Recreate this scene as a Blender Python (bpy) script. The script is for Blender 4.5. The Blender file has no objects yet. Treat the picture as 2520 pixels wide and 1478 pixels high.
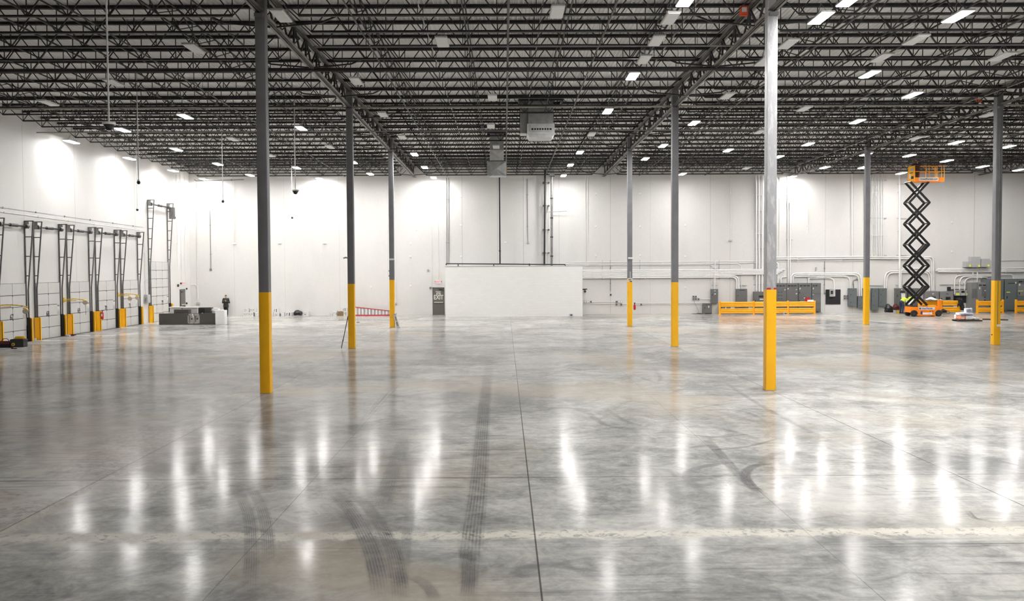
import bpy, bmesh, math, random
from mathutils import Vector, Matrix, noise
random.seed(7)
PI = math.pi
C = bpy.context.scene.collection
# ------------------------------------------------------------------ camera frame (2520 x 1478)
F, PITCH, YAW, ROLL, CH = 2209.726, .0351076, .0079615, .0050262, 3.70473
_c, _s = math.cos(YAW), math.sin(YAW)
RZ = Matrix(((_c, -_s, 0), (_s, _c, 0), (0, 0, 1)))
_c, _s = math.cos(PITCH), math.sin(PITCH)
RX = Matrix(((1, 0, 0), (0, _c, -_s), (0, _s, _c)))
MC = RX @ RZ
def pt(u, v, ax, val):
    """the point of the photograph's pixel (u, v) on the real plane axis = val"""
    a, b = u-1260, v-739
    c, s = math.cos(ROLL), math.sin(ROLL)
    a, b = c*a-s*b, s*a+c*b
    d = MC.transposed() @ Vector((a/F, 1, -b/F))
    o = Vector((0, 0, CH))
    return o + d*((val-o[ax])/d[ax])
WX, WY, RXW, REAR = -25.4, 72.8, 53.74, -14.0
CX = [-7.22, 8.02, 23.26, 38.5]
CY = [27.09, 42.33, 57.57]
def zo(y): return .005*(72-y)
# ------------------------------------------------------------------ objects
ORG = {}
def tag(o, label=None, cat=None, group=None, kind=None):
    if label: o['label'] = label
    if cat: o['category'] = cat
    if group: o['group'] = group
    if kind: o['kind'] = kind
    return o
def thing(name, label, cat, loc, group=None, kind='thing'):
    o = bpy.data.objects.new(name, None); C.objects.link(o)
    o.empty_display_size = .2
    o.location = loc; ORG[o] = Vector(loc)
    return tag(o, label, cat, group, kind)
def dup(root, loc, label, group=None):
    r = root.copy(); C.objects.link(r); r.location = loc; ORG[r] = Vector(loc)
    r['label'] = label
    if group: r['group'] = group
    for ch in list(root.children):
        c = ch.copy(); C.objects.link(c); c.parent = r
        for g in ch.children:
            d = g.copy(); C.objects.link(d); d.parent = c
    return r
class MB:
    def __init__(s): s.v = []; s.f = []; s.m = []; s.cur = 0
    def add(s, vs, fs):
        n = len(s.v); s.v += [Vector(v) for v in vs]
        for f in fs: s.f.append([i+n for i in f]); s.m.append(s.cur)
        return s
    def box(s, a, b):
        x0, x1 = sorted((a[0], b[0])); y0, y1 = sorted((a[1], b[1])); z0, z1 = sorted((a[2], b[2]))
        return s.add([(x0,y0,z0),(x1,y0,z0),(x1,y1,z0),(x0,y1,z0),(x0,y0,z1),(x1,y0,z1),(x1,y1,z1),(x0,y1,z1)],
              [(0,3,2,1),(4,5,6,7),(0,1,5,4),(1,2,6,5),(2,3,7,6),(3,0,4,7)])
    def rbox(s, a, b, r, ax=2):
        """box whose four edges along axis ax are rounded"""
        lo = [min(a[i], b[i]) for i in range(3)]; hi = [max(a[i], b[i]) for i in range(3)]
        i, j = [k for k in range(3) if k != ax]
        poly = []
        for cx, cy, t0 in ((hi[i]-r, hi[j]-r, 0), (lo[i]+r, hi[j]-r, 90), (lo[i]+r, lo[j]+r, 180), (hi[i]-r, lo[j]+r, 270)):
            for k in range(4):
                t = math.radians(t0+30*k); poly.append((cx+r*math.cos(t), cy+r*math.sin(t)))
        return s.prism(poly, ax, lo[ax], hi[ax])
    def prism(s, poly, ax, c0, c1):
        i, j = [k for k in range(3) if k != ax]; n = len(poly); vs = []
        for c in (c0, c1):
            for p in poly:
                v = [0,0,0]; v[i] = p[0]; v[j] = p[1]; v[ax] = c; vs.append(v)
        fs = [tuple(range(n))[::-1], tuple(range(n, 2*n))] + [(k, (k+1) % n, n+(k+1) % n, n+k) for k in range(n)]
        return s.add(vs, fs)
    def bar(s, p, q, w, h=None, up=(0,0,1)):
        h = h or w; p = Vector(p); q = Vector(q); d = (q-p).normalized(); up = Vector(up)
        if abs(d.dot(up)) > .99: up = Vector((0,1,0)) if abs(d.y) < .9 else Vector((1,0,0))
        r = d.cross(up).normalized(); u = r.cross(d)
        vs = [e + r*(sx*w/2) + u*(sy*h/2) for e in (p, q) for sx, sy in ((-1,-1),(1,-1),(1,1),(-1,1))]
        return s.add(vs, [(3,2,1,0),(4,5,6,7),(0,1,5,4),(1,2,6,5),(2,3,7,6),(3,0,4,7)])
    def tube(s, ps, r, n=10, r2=None, cap=True):
        ps = [Vector(p) for p in ps]; rings = []; R = None
        for k, p in enumerate(ps):
            d = (ps[min(k+1, len(ps)-1)] - ps[max(k-1, 0)]).normalized()
            if R is None:
                a = Vector((0,0,1)) if abs(d.z) < .9 else Vector((1,0,0))
                R = d.cross(a).normalized()
            else: R = (R - d*R.dot(d)).normalized()
            U = d.cross(R)
            rr = r if r2 is None else r + (r2-r)*k/(len(ps)-1)
            rings.append([p + R*(rr*math.cos(2*PI*i/n)) + U*(rr*math.sin(2*PI*i/n)) for i in range(n)])
        vs = [v for g in rings for v in g]; fs = []
        for k in range(len(ps)-1):
            for i in range(n):
                j = (i+1) % n; fs.append((k*n+i, k*n+j, (k+1)*n+j, (k+1)*n+i))
        if cap: fs += [tuple(range(n))[::-1], tuple(range((len(ps)-1)*n, len(ps)*n))]
        return s.add(vs, fs)
    def capsule(s, p, q, r1, r2, n=12):
        p = Vector(p); q = Vector(q); d = q-p
        d = d.normalized() if d.length > 1e-6 else Vector((0,0,1))
        a = Vector((0,0,1)) if abs(d.z) < .9 else Vector((1,0,0))
        R = d.cross(a).normalized(); U = d.cross(R); vs = [p-d*r1]; fs = []
        st = [(p, r1, -60), (p, r1, -30), (p, r1, 0), (q, r2, 0), (q, r2, 30), (q, r2, 60)]
        for c, r, t in st:
            t = math.radians(t)
            for i in range(n):
                w = 2*PI*i/n
                vs.append(c + d*(r*math.sin(t)) + (R*math.cos(w)+U*math.sin(w))*(r*math.cos(t)))
        vs.append(q+d*r2); L = len(vs)-1
        for i in range(n):
            j = (i+1) % n; fs.append((0, 1+j, 1+i))
            for k in range(5): fs.append((1+k*n+i, 1+k*n+j, 1+(k+1)*n+j, 1+(k+1)*n+i))
            fs.append((1+5*n+i, 1+5*n+j, L))
        return s.add(vs, fs)
    def ball(s, c, rad, n=14, m=8):
        c = Vector(c); rad = Vector(rad) if not isinstance(rad, (int, float)) else Vector((rad,)*3)
        vs = [c-Vector((0,0,rad.z))]
        for k in range(1, m):
            t = -PI/2+PI*k/m
            for i in range(n):
                w = 2*PI*i/n; vs.append(c+Vector((rad.x*math.cos(t)*math.cos(w), rad.y*math.cos(t)*math.sin(w), rad.z*math.sin(t))))
        vs.append(c+Vector((0,0,rad.z))); L = len(vs)-1; fs = []
        for i in range(n):
            j = (i+1) % n; fs.append((0, 1+j, 1+i))
            for k in range(m-2): fs.append((1+k*n+i, 1+k*n+j, 1+(k+1)*n+j, 1+(k+1)*n+i))
            fs.append((1+(m-2)*n+i, 1+(m-2)*n+j, L))
        return s.add(vs, fs)
    def quad(s, a, b, c, d): return s.add([a, b, c, d], [(0,1,2,3)])
    def text(s, body, size, center, right=(1,0,0), up=(0,0,1), depth=.004, bold=0, sx=1):
        cu = bpy.data.curves.new('t', 'FONT'); cu.body = body; cu.size = size
        cu.align_x = 'CENTER'; cu.align_y = 'CENTER'; cu.extrude = depth; cu.offset = bold; cu.resolution_u = 3
        o = bpy.data.objects.new('t', cu); C.objects.link(o)
        dg = bpy.context.evaluated_depsgraph_get(); me = bpy.data.meshes.new_from_object(o.evaluated_get(dg))
        r = Vector(right); u = Vector(up); n = r.cross(u); c = Vector(center)
        s.add([c + r*(v.co.x*sx) + u*v.co.y + n*v.co.z for v in me.vertices], [tuple(p.vertices) for p in me.polygons])
        bpy.data.objects.remove(o); bpy.data.meshes.remove(me); bpy.data.curves.remove(cu)
        return s
    def build(s, name, mat, parent=None, org=None, smooth=False):
        if parent is not None: o0 = ORG[parent]
        elif org is not None: o0 = Vector(org)
        else:
            xs = [v.x for v in s.v]; ys = [v.y for v in s.v]; zs = [v.z for v in s.v]
            o0 = Vector(((min(xs)+max(xs))/2, (min(ys)+max(ys))/2, min(zs)))
        me = bpy.data.meshes.new(name)
        me.from_pydata([tuple(v-o0) for v in s.v], [], s.f)
        for m in (mat if isinstance(mat, (list, tuple)) else [mat]): me.materials.append(m)
        me.polygons.foreach_set('material_index', s.m)
        if smooth is not False and smooth is not None:
            me.polygons.foreach_set('use_smooth', [True]*len(me.polygons))
            if smooth is not True: me.set_sharp_from_angle(angle=math.radians(smooth))
        me.update()
        o = bpy.data.objects.new(name, me); C.objects.link(o); ORG[o] = o0
        if parent is not None: o.parent = parent
        else: o.location = o0
        return o
def remesh(mb, vox, smooth_it=4, name='body', disp=0, dscale=3):
    """union of closed pieces as ONE continuous skin (voxel), returned as a new MB"""
    me = bpy.data.meshes.new('r'); me.from_pydata([tuple(v) for v in mb.v], [], mb.f)
    o = bpy.data.objects.new('r', me); C.objects.link(o)
    m = o.modifiers.new('r', 'REMESH'); m.mode = 'VOXEL'; m.voxel_size = vox
    if smooth_it:
        k = o.modifiers.new('s', 'SMOOTH'); k.factor = .5; k.iterations = smooth_it
    dg = bpy.context.evaluated_depsgraph_get(); m2 = bpy.data.meshes.new_from_object(o.evaluated_get(dg))
    out = MB()
    vs = [v.co.copy() for v in m2.vertices]
    if disp:
        for i, v in enumerate(m2.vertices):
            vs[i] = v.co + v.normal*(disp*noise.noise(v.co*dscale))
    out.add(vs, [tuple(p.vertices) for p in m2.polygons])
    bpy.data.objects.remove(o); bpy.data.meshes.remove(me); bpy.data.meshes.remove(m2)
    return out
def fillet(ps, r, n=5):
    """polyline with rounded corners"""
    ps = [Vector(p) for p in ps]; out = [ps[0]]
    for i in range(1, len(ps)-1):
        a, b, c = ps[i-1], ps[i], ps[i+1]
        d1 = (a-b); d2 = (c-b); rr = min(r, d1.length*.48, d2.length*.48)
        p = b+d1.normalized()*rr; q = b+d2.normalized()*rr
        for k in range(n+1):
            t = k/n; out.append(p*(1-t)**2 + b*2*t*(1-t) + q*t*t)
    return out+[ps[-1]]
# ------------------------------------------------------------------ materials
def lin(c): return tuple(x/12.92 if x <= .04045 else ((x+.055)/1.055)**2.4 for x in c)
def hexc(h): return lin(tuple(int(h[i:i+2], 16)/255 for i in (0, 2, 4)))
def newmat(name):
    m = bpy.data.materials.new(name); m.use_nodes = True
    nt = m.node_tree; return m, nt, nt.nodes['Principled BSDF']
def mat(name, col, rough=.5, metal=0, var=.08, scale=3, spec=.5, bump=0, emit=None, es=0):
    """plain painted / plastic / metal surface, with a little uneven procedural tone"""
    m, nt, b = newmat(name); N = nt.nodes; L = nt.links
    col = hexc(col) if isinstance(col, str) else col
    tc = N.new('ShaderNodeTexCoord'); nz = N.new('ShaderNodeTexNoise')
    nz.inputs['Scale'].default_value = scale; nz.inputs['Detail'].default_value = 4
    L.new(tc.outputs['Object'], nz.inputs['Vector'])
    rp = N.new('ShaderNodeValToRGB')
    rp.color_ramp.elements[0].position = .3; rp.color_ramp.elements[1].position = .7
    rp.color_ramp.elements[0].color = (*[max(0, c*(1-var)) for c in col], 1)
    rp.color_ramp.elements[1].color = (*[min(1, c*(1+var)) for c in col], 1)
    L.new(nz.outputs['Fac'], rp.inputs['Fac']); L.new(rp.outputs['Color'], b.inputs['Base Color'])
    b.inputs['Roughness'].default_value = rough; b.inputs['Metallic'].default_value = metal
    b.inputs['Specular IOR Level'].default_value = spec
    if bump:
        bp = N.new('ShaderNodeBump'); bp.inputs['Strength'].default_value = bump
        L.new(nz.outputs['Fac'], bp.inputs['Height']); L.new(bp.outputs['Normal'], b.inputs['Normal'])
    if emit:
        b.inputs['Emission Color'].default_value = (*(hexc(emit) if isinstance(emit, str) else emit), 1)
        b.inputs['Emission Strength'].default_value = es
    return m
class G:
    """tiny node-graph helper"""
    def __init__(s, nt): s.nt = nt
    def n(s, t, **k):
        o = s.nt.nodes.new(t)
        for a, b in k.items(): setattr(o, a, b)
        return o
    def l(s, a, b): s.nt.links.new(a, b)
    def put(s, sock, v):
        if hasattr(v, 'node'): s.l(v, sock)
        else: sock.default_value = v
    def math(s, op, a, b=0, c=0, clamp=False):
        o = s.n('ShaderNodeMath', operation=op, use_clamp=clamp)
        s.put(o.inputs[0], a); s.put(o.inputs[1], b); s.put(o.inputs[2], c)
        return o.outputs[0]
    def vm(s, op, a, b=None, val=False, scale=None):
        o = s.n('ShaderNodeVectorMath', operation=op); s.put(o.inputs[0], a)
        if b is not None: s.put(o.inputs[1], b)
        if scale is not None: s.put(o.inputs['Scale'], scale)
        return o.outputs['Value' if val else 'Vector']
    def mix(s, f, a, b, blend='MIX'):
        o = s.n('ShaderNodeMix', data_type='RGBA', blend_type=blend)
        s.put(o.inputs[0], f)
        for i, v in ((6, a), (7, b)): s.put(o.inputs[i], v if hasattr(v, 'node') else (*v, 1))
        return o.outputs[2]
    def noise(s, vec, scale, detail=4, dist=0, rough=.5):
        o = s.n('ShaderNodeTexNoise'); s.l(vec, o.inputs['Vector'])
        o.inputs['Scale'].default_value = scale; o.inputs['Detail'].default_value = detail
        o.inputs['Distortion'].default_value = dist; o.inputs['Roughness'].default_value = rough
        return o.outputs['Fac']
    def smooth(s, x, a, b, lo=0, hi=1):
        o = s.n('ShaderNodeMapRange', interpolation_type='SMOOTHSTEP')
        s.put(o.inputs[0], x)
        for i, v in ((1, a), (2, b), (3, lo), (4, hi)): o.inputs[i].default_value = v
        return o.outputs[0]
    def mapv(s, vec, scale=(1,1,1), rot=0, loc=(0,0,0)):
        o = s.n('ShaderNodeMapping'); s.l(vec, o.inputs[0])
        o.inputs['Scale'].default_value = scale; o.inputs['Rotation'].default_value = (0,0,rot); o.inputs['Location'].default_value = loc
        return o.outputs[0]

def floor_material():
    m, nt, b = newmat('polished_concrete'); g = G(nt)
    P = g.n('ShaderNodeNewGeometry').outputs['Position']
    sx = g.n('ShaderNodeSeparateXYZ'); g.l(P, sx.inputs[0]); x, y = sx.outputs[0], sx.outputs[1]
    # cloudy trowelled tone
    n1 = g.noise(P, .22, 5, .8, .62); n2 = g.noise(P, 1.1, 5, 1.2, .68); n3 = g.noise(P, 7, 4, .6, .72)
    t = g.math('ADD', g.math('MULTIPLY', n1, .5), g.math('ADD', g.math('MULTIPLY', n2, .32), g.math('MULTIPLY', n3, .18)))
    t = g.smooth(t, .36, .64)
    col = g.mix(t, FLOOR_D, FLOOR_L)
    # warmer, browner patches
    w = g.smooth(g.noise(g.mapv(P, loc=(31, 7, 0)), .16, 3, .4), .5, .68)
    col = g.mix(g.math('MULTIPLY', w, .6), col, FLOOR_W)
    # every pour its own tone
    wn = g.n('ShaderNodeTexWhiteNoise', noise_dimensions='2D')
    sc = g.vm('FLOOR', g.vm('DIVIDE', g.vm('ADD', P, (7.22, 3.5, 0)), (7.62, 7.62, 1))); g.l(sc, wn.inputs['Vector'])
    col = g.mix(1, col, g.mix(wn.outputs['Value'], (.9, .9, .9), (1.07, 1.07, 1.06)), 'MULTIPLY')
    # scuffs in two drag directions, only where traffic ran
    traffic = g.smooth(g.noise(g.mapv(P, loc=(3, 60, 0)), .12, 3), .44, .6)
    for rot, sc_, lo, hi, k in ((.25, (.5, 5.5, 1), .52, .68, .42), (-.55, (.35, 6, 1), .55, .7, .46), (1.45, (.5, 7, 1), .57, .7, .34)):
        s1 = g.smooth(g.noise(g.mapv(P, sc_, rot), 1, 4, .5, .62), lo, hi)
        col = g.mix(g.math('MULTIPLY', g.math('MULTIPLY', s1, traffic), k), col, (.12, .12, .125))
    # fine pale scratches
    s2 = g.smooth(g.noise(g.mapv(P, (.6, 14, 1), .9), 1, 3, .3, .6), .66, .74)
    col = g.mix(g.math('MULTIPLY', s2, .22), col, (.62, .61, .58))
    # dark scuffed rubber blotches
    s3 = g.math('MULTIPLY', g.smooth(g.noise(g.mapv(P, (1, 2.2, 1), .3), .9, 6, 1.5, .74), .6, .72), g.smooth(g.noise(P, .2, 2), .5, .6))
    col = g.mix(g.math('MULTIPLY', s3, .45), col, (.1, .1, .105))
    # saw cut joints
    def line(c, c0, per, w0, dep):
        q = g.math('SUBTRACT', c, c0); f = g.math('ABSOLUTE', g.math('SUBTRACT', g.math('MODULO', g.math('ADD', g.math('ADD', q, per/2), per*40), per), per/2))
        return g.math('MULTIPLY', g.smooth(f, w0, w0*2.2, 1, 0), dep)
    jx = line(x, -7.22, 3.81, .004, .45); jX = line(x, .4, 15.24, .007, .85); jC = line(x, -7.22, 15.24, .008, .7)
    jy = line(y, 27.09, 3.81, .004, .4); jY = line(y, 15.85, 15.24, .009, .75)
    j = g.math('MAXIMUM', g.math('MAXIMUM', jx, jX), g.math('MAXIMUM', g.math('MAXIMUM', jy, jY), jC))
    # chalky lime along two old pour edges
    wob = g.math('MULTIPLY', g.math('SUBTRACT', n2, .5), .5)
    ch1 = g.smooth(g.math('ABSOLUTE', g.math('ADD', g.math('SUBTRACT', y, 12.42), g.math('MULTIPLY', wob, .9))), .05, .3, 1, 0)
    ch2 = g.math('MULTIPLY', g.smooth(g.math('ABSOLUTE', g.math('ADD', g.math('SUBTRACT', x, -7.12), g.math('MULTIPLY', wob, .4))), .02, .22, 1, 0), g.smooth(y, 13, 19, 1, 0))
    ch = g.math('MULTIPLY', g.math('MAXIMUM', ch1, ch2), g.smooth(n3, .33, .52))
    col = g.mix(g.math('MULTIPLY', ch, .68), col, (.66, .63, .55))
    # rust-brown stain patches near the left column line
    for cx_, cy_, r_, k in ((-7.3, 17.0, 2.2, .8), (-8.0, 20.3, 2.4, .65), (-5.6, 22.6, 1.6, .6), (-7.6, 13.6, 1.5, .6), (-2.6, 12.9, 1.2, .4)):
        d = g.vm('LENGTH', g.vm('MULTIPLY', g.vm('SUBTRACT', P, (cx_, cy_, 0)), (1.15, .8, 0)), val=True)
        k_ = g.math('MULTIPLY', g.smooth(g.math('ADD', d, g.math('MULTIPLY', g.math('SUBTRACT', n2, .5), 3.2)), r_*.2, r_, 1, 0), g.smooth(n3, .38, .62))
        col = g.mix(g.math('MULTIPLY', k_, k), col, (.17, .135, .115))
    col = g.mix(j, col, (.06, .055, .05))
    g.l(col, b.inputs['Base Color'])
    r = g.math('ADD', FLOOR_R, g.math('ADD', g.math('MULTIPLY', g.math('SUBTRACT', n2, .5), .14), g.math('MULTIPLY', g.math('SUBTRACT', n3, .5), .1)))
    r = g.math('MAXIMUM', r, .125)
    g.l(g.math('ADD', r, g.math('MULTIPLY', ch, .25)), b.inputs['Roughness'])
    b.inputs['Specular IOR Level'].default_value = FLOOR_S
    bp = g.n('ShaderNodeBump'); bp.inputs['Strength'].default_value = .06; bp.inputs['Distance'].default_value = .02
    g.l(g.noise(P, 3, 2), bp.inputs['Height']); g.l(bp.outputs['Normal'], b.inputs['Normal'])
    return m
def wall_material(name, col, joints, ax):
    """painted concrete tilt-up panels: joint lines at fixed places along axis ax"""
    m, nt, b = newmat(name); g = G(nt)
    P = g.n('ShaderNodeNewGeometry').outputs['Position']
    sx = g.n('ShaderNodeSeparateXYZ'); g.l(P, sx.inputs[0]); x = sx.outputs[ax]
    n1 = g.noise(g.mapv(P, (1, 1, .35)), .5, 4, .3); n2 = g.noise(P, 7, 2)
    t = g.math('ADD', g.math('MULTIPLY', n1, .7), g.math('MULTIPLY', n2, .3))
    c = hexc(col); out = g.mix(g.smooth(t, .3, .7), tuple(v*.95 for v in c), tuple(min(1, v*1.02) for v in c))
    j = None
    for q, w_, k in joints:
        d = g.smooth(g.math('ABSOLUTE', g.math('SUBTRACT', x, q)), w_*.5, w_, k, 0)
        j = d if j is None else g.math('MAXIMUM', j, d)
    if j is not None: out = g.mix(j, out, (.30, .29, .27))
    g.l(out, b.inputs['Base Color']); b.inputs['Roughness'].default_value = .6; b.inputs['Specular IOR Level'].default_value = .3
    pass
    return m

def mark_material(name, k, ribs):
    """dark marks on the concrete, mostly tyre rubber: ribbed across, broken along, feathered at the edges"""
    m, nt, b = newmat(name); g = G(nt)
    uv = g.n('ShaderNodeTexCoord').outputs['UV']; P = g.n('ShaderNodeNewGeometry').outputs['Position']
    sx = g.n('ShaderNodeSeparateXYZ'); g.l(uv, sx.inputs[0]); u, v = sx.outputs[0], sx.outputs[1]
    edge = g.smooth(g.math('ABSOLUTE', u), .5, 1, 1, 0)
    end = g.math('MULTIPLY', g.smooth(v, 0, .3), g.smooth(v, .7, 1, 1, 0))
    rib = g.math('ADD', .72, g.math('MULTIPLY', g.math('SINE', g.math('MULTIPLY', u, ribs)), .28))
    br = g.smooth(g.noise(P, 2.6, 7, .4, .7), .32, .62)
    al = g.math('MULTIPLY', g.math('MULTIPLY', g.math('MULTIPLY', edge, end), g.math('MULTIPLY', rib, g.math('ADD', .3, g.math('MULTIPLY', br, .7)))), k)
    b.inputs['Base Color'].default_value = (.07, .07, .075, 1); b.inputs['Roughness'].default_value = FLOOR_R+.12
    g.l(al, b.inputs['Alpha']); return m
def mark(pts, w, m, floor, z):
    """one dark floor mark: a ribbon lying on the slab along a smoothed polyline"""
    ps = [Vector((p.x, p.y, z)) for p in pts]; q = []
    for i in range(len(ps)-1):     # Catmull-Rom
        a, b_, c, d = ps[max(i-1, 0)], ps[i], ps[i+1], ps[min(i+2, len(ps)-1)]
        for k in range(8):
            t = k/8; q.append(.5*((2*b_)+(c-a)*t+(2*a-5*b_+4*c-d)*t*t+(3*b_-a-3*c+d)*t**3))
    q.append(ps[-1]); vs = []; n = len(q)
    for i, p in enumerate(q):
        d = (q[min(i+1, n-1)]-q[max(i-1, 0)]).normalized(); s = Vector((-d.y, d.x, 0))
        vs += [p-s*w, p+s*w]
    mb = MB().add(vs, [(2*i, 2*i+1, 2*i+3, 2*i+2)[::-1] for i in range(n-1)])
    o = mb.build('floor_mark', m, None, (0, 0, 0)); me = o.data
    uvl = me.uv_layers.new(name='uv')
    for lp in me.loops:
        i = lp.vertex_index; uvl.data[lp.index].uv = (-1 if i % 2 == 0 else 1, (i//2)/(n-1))
    o.parent = floor; return o
# ------------------------------------------------------------------ look constants
FLOOR_D, FLOOR_L, FLOOR_W = (.18, .18, .18), (.51, .50, .475), (.41, .355, .285)
FLOOR_R, FLOOR_S = .145, .015
LIGHT_E, EXPO = 150, 0.52
UNSEEN_LAMPS = {6: [18, 10.5], 7: [18, 10.5, 3], 8: [19, 11.5, 4], 9: [20, 12.5, 5], 10: [20, 8]}
def fl(u, v): p = pt(u, v, 2, 0); return Vector((p.x, p.y, 0))
FLOOR_MARKS = [([fl(*q) for q in pl], w, k) for pl, w, k in [
    ([(1205, 880), (1192, 1000), (1178, 1180), (1162, 1320), (1150, 1478)], .20, 0.49),  # long dark band down the middle of the floor
    ([(1000, 1065), (930, 1262)], .19, 0.59),
    ([(990, 1055), (1012, 1180), (1000, 1330), (985, 1478)], .10, 0.42),
    ([(575, 1185), (610, 1260), (618, 1350), (612, 1478)], .12, 0.59),
    ([(600, 1172), (640, 1240), (658, 1310), (660, 1390)], .12, 0.57),
    ([(800, 1190), (862, 1255), (905, 1330), (928, 1400), (940, 1478)], .16, 0.80),
    ([(830, 1170), (915, 1260), (960, 1340), (980, 1420), (985, 1478)], .13, 0.64),
    ([(1745, 1222), (1712, 1195), (1690, 1172), (1712, 1152), (1765, 1142), (1840, 1132)], .12, 0.90),
    ([(1880, 1220), (1845, 1190), (1835, 1165), (1860, 1145), (1925, 1138)], .12, 0.90),
    ([(1880, 1222), (1820, 1170), (1775, 1120), (1720, 1060)], .13, 0.90),
    ([(1500, 930), (1560, 925), (1612, 940), (1625, 925), (1590, 895)], .10, 0.36),
    ([(1440, 1010), (1490, 1045), (1560, 1055)], .12, 0.42),
    ([(1480, 1000), (1540, 1035), (1590, 1050)], .10, 0.36),
    ([(1700, 1010), (1820, 1010), (1890, 1040)], .09, 0.42),
    ([(1730, 1045), (1800, 1060), (1880, 1085)], .10, 0.42),
    ([(1700, 850), (1900, 880), (2200, 925), (2520, 985)], .10, 0.27),
    ([(1720, 880), (2000, 900), (2300, 945), (2520, 1010)], .10, 0.22),
    ([(2150, 845), (2300, 880), (2520, 900)], .12, 0.22),
    ([(960, 960), (890, 1040)], .04, 0.59), ([(945, 965), (880, 1045)], .04, 0.53),
    ([(520, 1045), (600, 1040), (640, 1010), (700, 985)], .1, 0.48),
    ([(430, 1040), (560, 1050)], .08, 0.42), ([(800, 925), (900, 930)], .07, 0.53),
    ([(2380, 1255), (2400, 1275), (2440, 1280)], .06, 0.80), ([(2150, 1195), (2190, 1205)], .05, 0.70),
    ([(1760, 925), (1860, 990), (1990, 1060), (2100, 1110)], .10, .35), ([(1620, 1020), (1740, 1000), (1860, 985)], .06, .4), ([(1640, 1060), (1760, 1075), (1900, 1060)], .06, .45), ([(1690, 1110), (1830, 1100), (1930, 1075)], .07, .45),
    ([(1900, 1075), (2060, 1060), (2200, 1080)], .05, .35), ([(2100, 1100), (2250, 1110), (2420, 1135)], .06, .4), ([(2330, 1120), (2440, 1130), (2520, 1150)], .06, .45), ([(1400, 1090), (1520, 1085), (1600, 1075)], .05, .3), ([(1290, 1050), (1400, 1062), (1480, 1060)], .04, .35),
    ([(1540, 1180), (1600, 1195), (1700, 1190)], .05, .3), ([(1930, 1290), (2060, 1270), (2140, 1275)], .05, .35), ([(1700, 1380), (1850, 1350), (2000, 1365)], .06, .3), ([(480, 1300), (560, 1290), (660, 1310)], .05, .3), ([(280, 1420), (420, 1390), (560, 1400)], .06, .25),
    ([(1330, 1400), (1450, 1375), (1570, 1390)], .08, .3), ([(1880, 905), (2100, 930), (2350, 985)], .08, .3), ([(1960, 860), (2200, 885), (2450, 930)], .08, .3), ([(1300, 880), (1420, 870), (1540, 885)], .06, .3), ([(1680, 950), (1790, 945), (1860, 930)], .05, .35),
    ([(60, 1010), (200, 985), (330, 960)], .05, .25), ([(250, 1100), (380, 1085), (480, 1050)], .06, .3), ([(700, 1090), (790, 1075), (860, 1050)], .05, .3), ([(1010, 1420), (1050, 1440), (1075, 1478)], .1, .45), ([(1140, 1340), (1155, 1400), (1150, 1478)], .12, .5),
]]
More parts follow.
